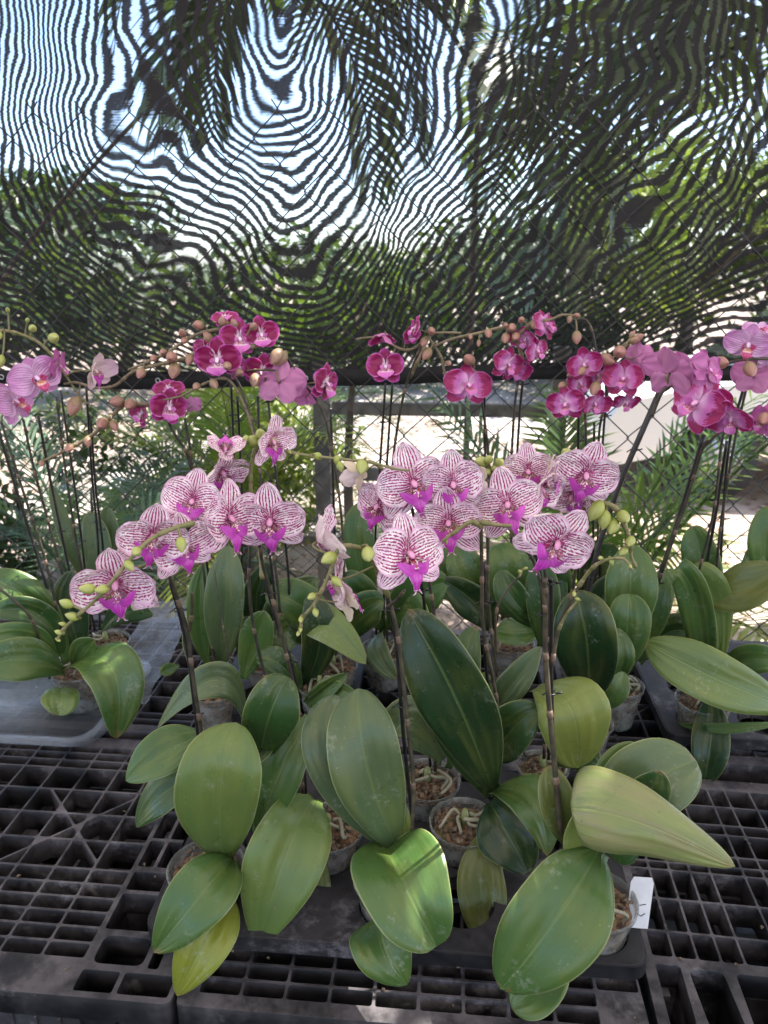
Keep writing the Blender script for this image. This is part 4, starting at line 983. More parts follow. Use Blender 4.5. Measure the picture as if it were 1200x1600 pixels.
# ------------------------------------------------------------------ clear plastic tray, sleeve, labels, scraps
def ringloft(rings, seg=6):
    vs = []; n = None
    for (x0, x1, y0, y1, z, rr) in rings:
        P = rounded([(x0,y0),(x1,y0),(x1,y1),(x0,y1)], rr, seg); n = len(P); vs += [Vector((p.x, p.y, z)) for p in P]
    fs = []
    for k in range(len(rings)-1): fs += [(k*n+i, k*n+(i+1) % n, (k+1)*n+(i+1) % n, (k+1)*n+i) for i in range(n)]
    fs.append(tuple(range(n))); return vs, fs
mb = MM(); mb.add(*ringloft([(-1.17,-.735,1.255,1.53,.006,.05),(-1.18,-.725,1.245,1.54,.036,.05),(-1.19,-.715,1.235,1.55,.040,.055),(-1.20,-.70,1.22,1.565,.041,.06),(-1.203,-.697,1.217,1.568,.034,.06)]))
o = mb.build('clear_tray', CLEAR, None, (-.95,1.4,.005)); tag(o, 'clear plastic blister tray with rolled rim holding the left orchid', 'plastic tray')
md = o.modifiers.new('t', 'SOLIDIFY'); md.thickness = .0008
def crumple(x0, x1, y0, y1, z0, amp, seed, skew=0, lift=0):
    mb = MM(); nx, ny = 22, 26; vs = []; fs = []
    for i in range(ny+1):
        for j in range(nx+1):
            u, v = j/nx, i/ny; x = x0+(x1-x0)*u+skew*v; y = y0+(y1-y0)*v
            nn = mnoise.turbulence(Vector((x*14+seed, y*14, seed)), 3, True); z = z0+amp*nn+lift*v*v+.03*max(0, u-.5)
            vs.append((x, y, max(.004, z)))
    for i in range(ny):
        for j in range(nx): a = i*(nx+1)+j; fs.append((a, a+1, a+nx+2, a+nx+1))
    mb.add(vs, fs); return mb
o = crumple(-.80, -.66, 1.40, 1.86, .004, .018, 3, -.03, .05).build('plastic_sleeve', CLEAR, None, (-.74,1.6,.004)); tag(o, 'crumpled clear plastic sleeve lying between the left orchids and the open grating', 'plastic sleeve')
o = crumple(-1.20, -1.02, 1.02, 1.14, .004, .012, 9).build('plastic_sleeve', CLEAR, None, (-1.0,1.1,.004)); tag(o, 'bluish crumpled plastic scrap at the left edge on the front left pallet', 'plastic sleeve')
WHITE = stem_mat('white card', (.62,.62,.64), (.72,.72,.73), .5, 30); INK = NT('black ink', (.02,.02,.03), .5).m; BLUE = NT('blue plastic', (.05,.16,.40), .35).m
def card(name, c, a, b, marks, label=None, parent=None, po=None):
    mb = MM(); c = Vector(c); a = Vector(a); b = Vector(b); n = a.cross(b).normalized(); vs = []
    for s in (-1, 1): vs += [c-a-b+n*s*.0005, c+a-b+n*s*.0005, c+a+b*.8+n*s*.0005, c+a*.8+b+n*s*.0005, c-a*.8+b+n*s*.0005, c-a+b*.8+n*s*.0005]
    mb.add(vs, [(6,7,8,9,10,11), (5,4,3,2,1,0)]+[(i, (i+1) % 6, (i+1) % 6+6, i+6) for i in range(6)]); mb.cur = 1
    for m_ in marks: mb.tube([c+a*u+b*v+n*.0010 for u, v in m_], .0007, 4)
    o = mb.build(name, [WHITE, INK], parent, po if parent else tuple(c), smooth=False)
    if label: tag(o, label, 'plant label')
    return o
card('plant_label', (-1.00,1.245,.046), (.045,.006,0), (0,.018,.006), [[(-.5,.3),(-.4,-.3),(-.2,.3)],[(0,.3),(.3,.2),(.1,-.3),(.4,-.3)],[(.6,.4),(.6,-.4)],[(.8,.2),(.9,-.2)]], 'white card label with pen marks lying on the clear tray rim')
pe = PL[4]; cE = pe[2]
card('label_tag', (cE.x+.064, cE.y+.012, .092), (.016,.0,0), (.004,.012,.034), [[(.0,-.10),(.55,-.04)],[(-.1,-.42),(.25,-.52),(.6,-.40)]], None, pe[0], tuple(pe[1]))
mb = MM(); mb.add(*ringloft([(-1.13,-1.03,1.30,1.37,.045,.01),(-1.13,-1.03,1.30,1.37,.075,.01),(-1.125,-1.035,1.305,1.365,.078,.008)])); tag(mb.build('blue_piece', BLUE, None, (-1.08,1.33,.045)), 'small blue plastic piece standing at the left edge in the clear tray', 'plastic piece')  # boxy stand-in for an unidentified blue plastic piece
def chip(x, y, z, s, rz, label):
    mb = MM(); E_ = Euler((.1,.2,rz)).to_matrix(); c = Vector((x,y,z)); rd = random.Random(int(x*999)); vs = []
    for dx in (-1,-.3,.4,1):
        for a in range(6): an = a*math.pi/3; vs.append(c+E_ @ Vector((dx*s, math.cos(an)*s*.35*rd.uniform(.8,1.2), math.sin(an)*s*.18)))
    fs = [(k*6+i, k*6+(i+1) % 6, (k+1)*6+(i+1) % 6, (k+1)*6+i) for k in range(3) for i in range(6)]+[tuple(range(5,-1,-1)), tuple(range(18,24))]
    mb.add(vs, fs); tag(mb.build('bark_chip', CHIP, None, (x,y,z-.004), smooth=False), label, 'bark chip', 'bark chips dropped on the bench')
p = PZ(352,1478,.01); chip(p.x, p.y, .006, .013, .1, 'pale brown bark chip between the yellow-green leaf and the ribbed leaf at the tray edge')
p = PZ(713,1500,.01); chip(p.x, p.y, .006, .010, 1.9, 'thin pale bark sliver in front of the tray, right of the heart-shaped leaf')
p = PZ(655,1083,.01); chip(p.x, p.y, .006, .012, .4, 'reddish bark chip lying behind the centre stake on the grating')
# ------------------------------------------------------------------ chain-link fence and shade net
def FY(x): return 1.955+.045*x
WIRE = stem_mat('dark fence wire', (.010,.009,.009), (.028,.026,.026), .5, 50)
def chainlink(name, x0, x1, z0, z1, cw, ch, rad, yf, mat, parent, po, seg=5):
    mb = MM(); n = int((x1-x0)/(cw/2)); m = int((z1-z0)/(ch/2)); rd = random.Random(3)
    for i in range(n):
        pts = []
        for k in range(m+1):
            on = (k+i) % 2; x = x0+(i+(.53 if on else -.53)+.5)*cw/2; z = z0+k*ch/2
            x += .004*math.sin(z*7+i*.3)+rd.uniform(-.0012,.0012); s = rad*1.1*(1 if on else -1)
            y = yf(x)
            d = ch*.035; pts += [(x-(.06 if on else -.06)*cw/2, y-s, z-d), (x, y+s*.2, z), (x-(.06 if on else -.06)*cw/2, y+s, z+d)]
        # twisted wire end above the top row
        on = (m+i) % 2; xx = pts[-1][0]; pts += [(xx-(.20 if on else -.20)*cw/2, yf(xx), z0+m*ch/2+.022)]
        mb.tube(pts, rad, seg, False)
    return mb.build(name, mat, parent, po)
fr = tag(empty('chain_link_fence', (0, 1.955, -.75)), 'dark chain-link fence right behind the bench, its twisted tips showing against the net', 'fence')
chainlink('wire_mesh', -2.1, 2.4, -.74, 1.325, .120, .121, .0018, FY, WIRE, fr, (0,1.955,-.75))
mb = MM()
for px in (-1.95, 2.35): mb.tube([(px, FY(px)+.03, -.75), (px, FY(px)+.03, 1.5)], .022, 12)
mb2 = MM(); 
for i, px in enumerate((-1.95, 2.35)):
    m_ = MM(); m_.tube([(px, FY(px)+.03, -.75), (px, FY(px)+.03, 1.45)], .022, 12); m_.build('post', CONC, fr, (0,1.955,-.75))
# phase field of the net's bands, solved from a few measured directions and spacings
hints = []   # (px, py, direction of band in degrees (0 = right, 90 = up), spacing px, gradient x sign reference)
def h(px, py, ang, sp, gx, gy, w=1.0):
    a = R(ang); n = Vector((math.sin(a), math.cos(a)))      # normal in px space (y down) of direction (cos,-sin)
    if n.dot(Vector((gx, gy))) < 0: n = -n
    hints.append((px, py, n.x/sp, n.y/sp, w))
for y in (40,110,180,240): h(20,y,88,13,-1,0); h(75,y,92,12,-1,0); h(125,y,98,14,-1,.1)
for (x,y,a,s) in ((20,310,-70,14),(80,300,-66,13),(20,400,-45,14),(80,400,-55,13),(20,480,-35,12),(90,480,-40,11),(60,550,-30,9),(160,550,-22,9)): h(x,y,a,s,-1,.6)
for (x,y,a,s) in ((130,280,-60,16),(160,230,-70,30),(230,60,-50,38),(170,120,-75,30),(250,130,-55,36),(320,170,-55,30),(280,90,-60,36)): h(x,y,a,s,-1,.4)
for (x,y,a,s) in ((310,40,85,26),(340,100,92,20),(370,40,92,17),(400,120,95,14),(390,190,-75,18),(420,60,88,20)): h(x,y,a,s,-1,.1)
for (x,y,a,s) in ((180,260,-35,24),(250,230,-20,24),(200,330,-10,24),(270,310,-12,22),(180,400,-15,23),(260,390,0,24),(320,380,-20,24),(230,450,12,22),(300,440,-10,24),(200,500,-18,14),(280,510,-8,16),(340,540,-5,10)): h(x,y,a,s,0,1)
for (x,y,a,s) in ((350,260,-48,22),(390,260,-52,18),(380,330,-50,20),(410,390,-50,20),(370,430,-40,20),(420,450,-38,19),(400,510,-25,14)): h(x,y,a,s,-.5,.8)
for (x,y,a,s) in ((450,10,4,34),(455,60,-4,34),(452,110,4,30),(458,170,0,26),(460,230,0,20),(462,300,0,20),(462,350,0,22),(465,400,0,22),(465,450,0,20),(465,500,0,16),(470,550,0,10)): h(x,y,a,s,0,1,1.5)
for (x,y,a,s) in ((500,300,52,18),(515,250,62,16),(520,350,56,18),(530,410,55,17),(520,460,45,16),(530,520,40,12),(545,200,80,16),(540,120,88,17),(500,150,70,24)): h(x,y,a,s,.8,.5)
for (x,y,a,s) in ((570,100,90,15),(600,60,88,13),(600,200,88,12),(600,300,86,12),(625,250,90,11),(620,380,84,12),(600,450,78,13),(640,450,84,13),(660,330,80,15),(640,150,85,13),(600,540,70,12),(670,540,60,13)): h(x,y,a,s,1,0)
for (x,y,a,s) in ((700,250,50,16),(710,330,38,18),(720,400,34,20),(700,470,45,20),(780,440,32,20),(760,360,42,20),(750,520,30,16),(800,300,55,18),(780,220,60,17),(720,170,75,22),(690,90,88,26),(740,60,95,30),(800,60,80,22),(800,150,68,17),
                (850,400,42,19),(850,300,55,18),(880,200,62,17),(900,120,60,16),(900,330,52,20),(920,430,42,18),(960,250,58,20),(1000,350,45,19),(1000,150,55,18),(1050,250,55,20),(1080,400,28,17),(1000,450,30,15),(1100,150,70,20),(1150,250,60,20),
                (1150,380,35,18),(1150,470,14,16),(1060,500,18,15),(940,520,28,13),(850,520,25,12),(900,40,80,18),(1000,40,70,20),(1100,50,75,22),(1180,100,80,22),(1100,480,15,15)): h(x,y,a,s,.7,.7)
gx_, gy_ = 49, 27; SX, SY = 1300/48, 640/26; OX, OY = -50, -30
def solve():
    n = gx_*gy_; AtA = np.zeros((n, n)); Atb = np.zeros(n)
    def row(idx, co, b, w):
        for i, ci in zip(idx, co):
            Atb[i] += w*ci*b
            for j, cj in zip(idx, co): AtA[i, j] += w*ci*cj
    I = lambda i, j: j*gx_+i
    for j in range(gy_):
        for i in range(gx_):
            if 0 < i < gx_-1: row([I(i-1,j), I(i,j), I(i+1,j)], [1,-2,1], 0, .05)
            if 0 < j < gy_-1: row([I(i,j-1), I(i,j), I(i,j+1)], [1,-2,1], 0, .05)
            if i < gx_-1 and j < gy_-1: row([I(i,j), I(i+1,j), I(i,j+1), I(i+1,j+1)], [1,-1,-1,1], 0, .05)
    for (x, y, a, b, w) in hints:
        u = (x-OX)/SX; v = (y-OY)/SY; i = int(min(gx_-2, max(0, u))); j = int(min(gy_-2, max(0, v))); fu, fv = u-i, v-j
        row([I(i,j), I(i+1,j), I(i,j+1), I(i+1,j+1)], [-(1-fv), (1-fv), -fv, fv], a*SX, w)
        row([I(i,j), I(i+1,j), I(i,j+1), I(i+1,j+1)], [-(1-fu), -fu, (1-fu), fu], b*SY, w)
    AtA += np.eye(n)*1e-7
    return np.linalg.solve(AtA, Atb).reshape(gy_, gx_)
PHI = solve()
def phase(px, py):
    u = min(gx_-1.001, max(0, (px-OX)/SX)); v = min(gy_-1.001, max(0, (py-OY)/SY)); i, j = int(u), int(v); fu, fv = u-i, v-j
    # cubic-ish smoothing of the coarse grid
    def c(a, b, c_, d, t): return b+.5*t*(c_-a+t*(2*a-5*b+4*c_-d+t*(3*(b-c_)+d-a)))
    rws = []
    for jj in (j-1, j, j+1, j+2):
        q = min(gy_-1, max(0, jj)); rws.append(c(*[PHI[q, min(gx_-1, max(0, ii))] for ii in (i-1, i, i+1, i+2)], fu))
    return c(*rws, fv)
def net_mat():
    T = NT('black shade net', (.006,.006,.007), .9)
    at = T.n('ShaderNodeAttribute'); at.attribute_name = 'band'; dn = T.n('ShaderNodeAttribute'); dn.attribute_name = 'density'
    tc = T.n('ShaderNodeTexCoord').outputs['Object']; wob = T.noise(tc, 9.0, 3); fine = T.noise(tc, 60.0, 2)
    mp = T.n('ShaderNodeMapping'); T.l(tc, mp.inputs[0]); mp.inputs['Scale'].default_value = (160, 160, 900); thr = T.noise(mp.outputs[0], 1.0, 1)
    mj = T.n('ShaderNodeMapping'); T.l(tc, mj.inputs[0]); mj.inputs['Scale'].default_value = (22, 22, 230); jag = T.noise(mj.outputs[0], 1.0, 2); swl = T.noise(tc, 2.6, 1); ph = T.addm(T.addm(T.mul(at.outputs['Fac'], 1.22), T.addm(T.mul(T.sub(swl, .5), 9.0), T.mul(T.sub(T.noise(tc, 6.5, 1), .5), 3.6))), T.addm(T.mul(T.sub(wob, .5), 1.3), T.addm(T.mul(T.sub(fine, .5), .16), T.mul(T.sub(jag, .5), .42))))
    s = T.m_('SINE', T.mul(ph, 2*math.pi)); amp = T.ss(T.noise(tc, 5.2, 3), .34, .58, .42, 1.15)
    v = T.addm(T.mul(s, T.mul(amp, .5)), .5)
    v = T.addm(v, dn.outputs['Fac'])
    a = T.ss(v, .14, .74, .24, .985); a = T.m_('MINIMUM', T.addm(a, T.mul(T.sub(thr, .5), .12)), .99)
    T.base(T.mix(T.ss(wob, .3, .7), (.004,.004,.005), (.012,.010,.013)))
    tr = T.n('ShaderNodeBsdfTransparent'); mx = T.n('ShaderNodeMixShader'); T.put(mx.inputs[0], a)
    T.l(tr.outputs[0], mx.inputs[1]); T.l(T.b.outputs[0], mx.inputs[2]); T.l(mx.outputs[0], T.out.inputs[0]); return T.m
NETM = net_mat(); HEM = stem_mat('black webbing', (.004,.004,.004), (.010,.009,.010), .9, 60)
nr = tag(empty('shade_net', (0, 2.0, .68)), 'black shade net hung behind the fence, covering its upper part with wavy bands', 'shade net')
def hemz(x): return .684+.012*math.sin(x*3.1+1)+(.030*max(0, x-.1))
def netp(x, t):      # t 0..1 from hem to top
    z = hemz(x)+.012+t*(1.92-.70); y = FY(x)+.020+.010*math.sin(x*5+z*3)+.008*math.sin(x*11-z*6)+.012*math.sin(z*4+x)*t
    return Vector((x, y, z))
mb = MM(); nx, nz = 300, 150; vs = []; fs = []; ph = []; dns = []
for i in range(nz+1):
    t = (i/nz)**1.0
    for j in range(nx+1):
        p = netp(-2.2+4.9*j/nx, t); vs.append(p); q = toPX(p); ph.append(phase(*q))
        d = .05+.20*max(0, min(1, (q[1]-120)/260))
        d -= .20*math.exp(-(((q[0]-60)/110)**2+((q[1]-60)/120)**2)); d += .10*math.exp(-(((q[0]-900)/200)**2+((q[1]-230)/120)**2))
        d += .08*math.exp(-(((q[0]-200)/160)**2+((q[1]-400)/80)**2)); dns.append(d)
for i in range(nz):
    for j in range(nx): a = i*(nx+1)+j; fs.append((a, a+1, a+nx+2, a+nx+1))
mb.add(vs, fs); no = mb.build('net_cloth', NETM, nr, (0,2.0,.68))
for nm, arr in (('band', ph), ('density', dns)):
    at = no.data.attributes.new(nm, 'FLOAT', 'POINT'); at.data.foreach_set('value', np.array(arr, np.float32))
mb = MM(); vs = []; fs = []; N = 160
for j in range(N+1):
    x = -2.2+4.9*j/N; z = hemz(x); y = FY(x)+.018+.006*math.sin(x*5)
    for (dy, dz) in ((-.002,-.022+.003*math.sin(x*9)),(-.002,.021+.003*math.sin(x*7)),(.002,.021+.003*math.sin(x*7)),(.002,-.022+.003*math.sin(x*9))): vs.append((x, y+dy, z+dz))
for j in range(N):
    for k in range(4): a = j*4+k; b = j*4+(k+1) % 4; fs.append((a, b, b+4, a+4))
mb.add(vs, fs); mb.build('hem', HEM, nr, (0,2.0,.68))
STEEL = NT('eyelet metal', (.55,.55,.56), .3).m; STEEL.node_tree.nodes['Principled BSDF'].inputs['Metallic'].default_value = .9
for px in (253, 20, 480, 700, 940, 1160):
    x = PY(px, 586, 1.97).x; z = hemz(x); y = FY(x)+.018+.006*math.sin(x*5)-.004; mb = MM()
    mb.tube([(x+.006*math.cos(a), y, z+.006*math.sin(a)) for a in np.linspace(0, 6.283, 15)], .0016, 5); mb.build('eyelet', STEEL, nr, (0,2.0,.68))
# ------------------------------------------------------------------ unseen shade roof, its reach and overhang shaped to keep sun off the bench
EL, AZ = R(60), R(66)          # the sun stands high beyond the fence
SUND = Vector((math.sin(AZ)*math.cos(EL), math.cos(AZ)*math.cos(EL), math.sin(EL)))
SUN_GAPS = []  # aim points of the sun flecks let in by added roof openings
for (px_, py_, Y_, rr) in ((600,1378,.81,.013),(648,1348,.825,.014),(668,1378,.80,.016),(612,1412,.785,.013),(646,1418,.78,.014),(688,1408,.78,.014),(632,1450,.765,.012),(668,1446,.765,.013),(585,1350,.83,.010),(600,1500,.742,.014),(628,1515,.738,.010),(20,915,1.36,.03),(160,1040,1.28,.02),(900,1235,.78,.02),(482,1290,.915,.012)):
    p_ = PY(px_, py_, Y_); SUN_GAPS.append((p_.x, p_.y, p_.z, rr))
def roof_mat():
    T = NT('shade cloth roof', (.35,.36,.34), .9); tr = T.n('ShaderNodeBsdfTranslucent'); tr.inputs[0].default_value = (.285,.262,.238,1)
    mx = T.n('ShaderNodeMixShader'); mx.inputs[0].default_value = .85; T.l(T.b.outputs[0], mx.inputs[1]); T.l(tr.outputs[0], mx.inputs[2])
    # openings added along the sun's rays to throw small flecks on chosen leaves
    tc = T.n('ShaderNodeTexCoord').outputs['Object']; tot = None
    for (tx, ty, tz, rr) in SUN_GAPS:
        k = (2.5-tz)/SUND.z; cx, cy_ = tx+SUND.x*k, ty+SUND.y*k
        vd = T.n('ShaderNodeVectorMath', operation='DISTANCE'); mp = T.n('ShaderNodeMapping'); T.l(tc, mp.inputs[0]); mp.inputs['Scale'].default_value = (1, 1, 0)
        T.l(mp.outputs[0], vd.inputs[0]); vd.inputs[1].default_value = (cx, cy_, 0); s = T.ss(vd.outputs['Value'], rr*1.5, rr*1.1); tot = s if tot is None else T.m_('MAXIMUM', tot, s)
    hol = T.noise(tc, 52.0, 1); open_ = T.mul(T.mul(tot, T.ss(hol, .30, .42)), .95)
    t2 = T.n('ShaderNodeBsdfTransparent'); m2 = T.n('ShaderNodeMixShader'); T.put(m2.inputs[0], open_); T.l(mx.outputs[0], m2.inputs[1]); T.l(t2.outputs[0], m2.inputs[2]); T.l(m2.outputs[0], T.out.inputs[0]); return T.m
mb = MM(); vs = [(x, y, 2.45+.03*(2.0-y)+.03*math.sin(x*2)) for y in np.linspace(-4.6, 3.5, 14) for x in np.linspace(-7, 7.5, 24)]
mb.add(vs, [(i*24+j, i*24+j+1, (i+1)*24+j+1, (i+1)*24+j) for i in range(13) for j in range(23)]); tag(mb.build('shade_roof', roof_mat(), None, (0,0,2.4)), kind='structure')
# ------------------------------------------------------------------ ground and yard beyond the fence
def ground_mat():
    T = NT('dry ground with litter', rough=.95); n1 = T.noise(None, 1.3, 4); n2 = T.noise(None, 26.0, 5, .7); n3 = T.noise(None, 7.0, 3)
    c = T.mix(T.ss(n2, .35, .65), (.13,.09,.065), (.40,.30,.24)); c = T.mix(T.ss(n1, .4, .65), c, (.42,.34,.28)); c = T.mix(T.mul(T.ss(n3, .55, .7), .5), c, (.13,.10,.07)); T.base(c); T.bump(n2, .6, .02); return T.m
mb = MM(); n = 60; vs = []
for i in range(n+1):
    for j in range(n+1):
        x = -60+120*j/n; y = -20+140*i/n; vs.append((x, y, -.75-.02*math.sin(x*.7)*math.cos(y*.5)*(1 if abs(y) > 4 else 0)))
mb.add(vs, [(i*(n+1)+j, i*(n+1)+j+1, (i+1)*(n+1)+j+1, (i+1)*(n+1)+j) for i in range(n) for j in range(n)]); tag(mb.build('ground', ground_mat(), None, (0,0,-.75)), kind='structure')
mb = MM(); mb.box(-4, 4, -6, 2.15, -.76, -.722); tag(mb.build('bounce_blocker', stem_mat('black bounce blocker', (.010,.010,.010), (.025,.023,.021), .9, 8), None, (0,0,-.75), smooth=False), kind='structure')  # black sheet added under the bench to soak up light bounced from the ground
mb = MM(); mb.box(-3.2, .75, 4.5, 16, -.80, -.70); mb.box(.752, 5.5, 7.6, 16, -.80, -.702); tag(mb.build('concrete_path', stem_mat('pale concrete yard', (.22,.185,.155), (.44,.39,.35), .9, 2.2), None, (0,9,-.8), smooth=False), kind='structure')
# dry leaves strewn on the ground
mb = MM(); rd = random.Random(4)
for k in range(5200):
    y = 2.2+6.5*rd.random()**1.2; x = rd.uniform(-2.5, 1+.5*y); s = rd.uniform(.02, .05); a = rd.uniform(0, 6.3); ca, sa = math.cos(a), math.sin(a); z = -.735+rd.uniform(0,.01)
    if y > 4.5 and x < .75: z = -.692
    mb.add([(x-s*ca, y-s*sa, z), (x+.4*s*sa, y-.4*s*ca, z+.01), (x+s*ca, y+s*sa, z), (x-.4*s*sa, y+.4*s*ca, z+.012)], [(0,1,2,3)])
tag(mb.build('leaf_litter', stem_mat('dry fallen leaves', (.30,.19,.12), (.60,.47,.38), .8, 3), None, (0,4,-.74), smooth=False), 'dry fallen leaves scattered on the ground beyond the fence', 'fallen leaves', None, 'stuff')
# ------------------------------------------------------------------ vegetation
def green(name, a, b, tl=.35, sc_=3.0):
    T = NT(name, rough=.45); nz = T.noise(None, sc_, 3); c = T.mix(T.ss(nz, .35, .65), a, b); T.base(c); translucent(T, T.mix(.5, c, (.22,.34,.03)), tl); return T.m
GR1 = green('bright green foliage', (.035,.085,.02), (.09,.15,.03)); GR5 = green('mid green foliage', (.025,.05,.02), (.055,.09,.028), .25); GR2 = green('deep green foliage', (.016,.035,.014), (.032,.062,.02), .22); GR3 = green('yellow green foliage', (.10,.16,.025), (.22,.26,.035)); GR4 = green('blue green foliage', (.05,.10,.065), (.09,.15,.09))
TRK = stem_mat('grey brown bark', (.05,.038,.028), (.12,.095,.075), .9, 12); TRG = stem_mat('pale grey trunk', (.20,.18,.15), (.32,.29,.25), .9, 9)
def frond_mesh(mb, base, d, L, droop, ll, n, rd, wid=.022):
    d = Vector(d).normalized(); p = Vector(base); pts = [p.copy()]; K = 16
    for i in range(K):
        d = (d+Vector((0, 0, -droop/K*(.4+1.4*i/K)))).normalized(); p = p+d*(L/K); pts.append(p.copy())
    mb.tube(pts, [.012*(1-.85*i/K)*L/1.2 for i in range(K+1)], 5)
    for k in range(n):
        s = .18+.82*(k+.5)/n; f = s*K; i = min(K-1, int(f)); P = pts[i].lerp(pts[i+1], f-i); T_ = (pts[i+1]-pts[i]).normalized()
        sd = T_.cross(Vector((0,0,1)));  sd = sd.normalized() if sd.length > .05 else Vector((1,0,0)); upv = sd.cross(T_)
        l_ = ll*math.sin(math.pi*(.12+.82*s))**.7*rd.uniform(.85,1.1)
        for sg in (-1, 1):
            q = (sd*sg*.8+T_*.75+upv*rd.uniform(.05,.35)).normalized(); e1 = P+q*l_*.55; q2 = (q+Vector((0,0,-.55))).normalized(); e2 = e1+q2*l_*.45
            nrm = q.cross(T_).normalized(); ww = (T_*1.0-q*T_.dot(q)).normalized()*wid*.5*(l_/ll+.3)
            mb.add([P-ww*.4, P+ww*.4, e1+ww, e1-ww, e2], [(0,1,2,3), (3,2,4)])
def palm(label, x, y, h0, nf, L, ll, mat, seed, trunk_h=0., n=30, droop=1.5, el=(.5,1.4), az=None, tr=.06, wid=.022, group='palms beyond the fence', lean=(0,0)):
    rd = random.Random(seed); o = (x, y, h0); root = tag(empty('palm_tree', o), label, 'palm', group); top = Vector((x+lean[0], y+lean[1], h0+trunk_h))
    m = MM(); m.tube(spline([(x, y, h0-.05), (x+lean[0]*.3, y+lean[1]*.3, h0+trunk_h*.5), (top.x, top.y, top.z+.05)], 8), [tr*(1.15-.3*i/16) for i in range(17)], 10); m.build('trunk', TRK, root, o)
    for k in range(nf):
        a = (az[0]+(az[1]-az[0])*rd.random()) if az else rd.uniform(0, 6.283); e = rd.uniform(*el); mb = MM()
        frond_mesh(mb, top+Vector((math.cos(a)*tr*.6, math.sin(a)*tr*.6, 0)), (math.cos(a)*math.cos(e), math.sin(a)*math.cos(e), math.sin(e)), L*rd.uniform(.75,1.15), droop*rd.uniform(.7,1.2), ll, n, rd, wid)
        mb.build('frond', mat, root, o, smooth=False)
    return root
def tree(label, x, y, h0, hc, rx, rz, mat, seed, n=2600, ls=.12, tr=.12, group='trees beyond the yard', name='leafy_tree'):
    rd = random.Random(seed); o = (x, y, h0); root = tag(empty(name, o), label, 'tree' if name == 'leafy_tree' else 'shrub', group)
    m = MM(); m.tube(spline([(x,y,h0-.05),(x+rd.uniform(-.2,.2)*rx,y,h0+(hc-h0)*.5),(x,y,hc)], 8), [tr*(1.1-.05*i) for i in range(17)], 9)
    cl = []
    for k in range(16):
        v = Vector((rd.gauss(0,1), rd.gauss(0,1), rd.gauss(0,1))).normalized(); c = Vector((x+v.x*rx*.68, y+v.y*rx*.6, hc+v.z*rz*.66)); cl.append((c, rd.uniform(.30,.55)))
        if k < 8: m.tube([(x, y, hc-rz*.5), Vector((x,y,hc-rz*.3)).lerp(c, .5), c], [tr*.5, tr*.3, tr*.1], 6)
    m.build('trunk', TRK, root, o); b = MM()
    for k in range(n):
        c, r_ = cl[rd.randrange(len(cl))]; v = Vector((rd.gauss(0,1), rd.gauss(0,1), rd.gauss(0,1))).normalized()*rd.random()**.4
        p = c+Vector((v.x*rx*r_, v.y*rx*r_, v.z*rz*r_)); E_ = Euler((rd.uniform(-1.2,1.2), rd.uniform(-1.2,1.2), rd.uniform(0,6.3))).to_matrix(); s = ls*rd.uniform(.6,1.3)
        b.add([p+E_ @ Vector(q)*s for q in ((-.5,0,0),(0,-.22,.05),(.5,0,0),(0,.22,.05))], [(0,1,2,3)])
    b.build('crown', mat, root, o, smooth=False); return root
palm('areca palm clump with upright green fronds behind the fence middle, brown base', .62, 3.1, -.75, 12, 1.35, .34, GR1, 11, .10, 26, .9, (.8,1.45), None, .07, .018)
palm('low palm with yellowish drooping fronds right of centre behind the blotched blooms', 1.0, 3.0, -.75, 9, 1.0, .30, GR3, 12, .15, 22, 2.2, (.5,1.3), None, .04, .014)
palm('dense blue-green palm behind the left stakes', -1.55, 2.95, -.75, 18, 1.2, .28, GR4, 13, .2, 40, 2.0, (.2,1.35), None, .05, .012)
palm('bright yellow-green palm left of centre in full sun', -1.15, 3.9, -.75, 18, 1.4, .30, GR3, 14, .3, 42, 1.8, (.3,1.4), None, .05, .013)
palm('tall palm whose dark crown hangs over the top centre of the net', -3.4, 4.2, -.75, 16, 1.1, .42, GR2, 15, 3.1, 26, 3.2, (-.2,1.2), None, .012, .03, lean=(2.55,0))
palm('tall palm with long bright fronds sweeping over the upper right of the net', 1.9, 3.6, -.75, 14, 2.2, .60, GR2, 16, 2.9, 30, 2.2, (-.1,1.1), (1.8,4.6), .06, .035)
palm('palm with dark fronds just right of centre high behind the net', .12, 4.6, -.75, 10, 1.4, .45, GR2, 17, 2.7, 24, 2.6, (0.,1.3), None, .02, .03)
palm('low palm at the right edge with yellow tips beside the car', 2.3, 3.0, -.75, 6, 1.0, .30, GR3, 18, .2, 24, 2.0, (.3,1.3), None, .05, .018)
0 and palm('thin palm behind the upper left of the net', -1.1, 5.2, -.75, 9, 1.2, .4, GR2, 19, 1.9, 22, 2.6, (0.,1.2), None, .03, .026)
tree('slim pale leaning tree between the fence middle and the rail fence', -.40, 3.25, -.75, .78, .38, .26, GR1, 21, 700, .09, .032)
tree('wide dark tree at the far left', -5.0, 10.5, -.75, .9, 2.6, 1.3, GR2, 22, 5200, .22)
tree('round mid-green tree left of centre far behind the yard', -2.4, 11.5, -.75, .5, 2.3, 1.1, GR5, 23, 5200, .20)
tree('dark spreading tree behind the centre of the net', 1.0, 12.0, -.75, .6, 2.6, 1.3, GR2, 24, 5600, .22)
tree('yellow-flowering tree right of centre behind the net', 3.4, 11.0, -.75, 1.6, 2.2, 1.5, GR3, 25, 5000, .20)
tree('tall green tree at the far right behind the car', 6.4, 11.5, -.75, 1.8, 2.8, 2.0, GR5, 26, 5600, .22)
tree('leafy green bush behind the left stakes in shade', -2.3, 3.6, -.75, -.15, .8, .6, GR2, 27, 3200, .07, .03, 'bushes beyond the fence', 'leafy_shrub')
tree('sunlit yellow-green bush between the left palms', -1.35, 4.6, -.75, -.2, .9, .55, GR3, 28, 3400, .08, .03, 'bushes beyond the fence', 'leafy_shrub')
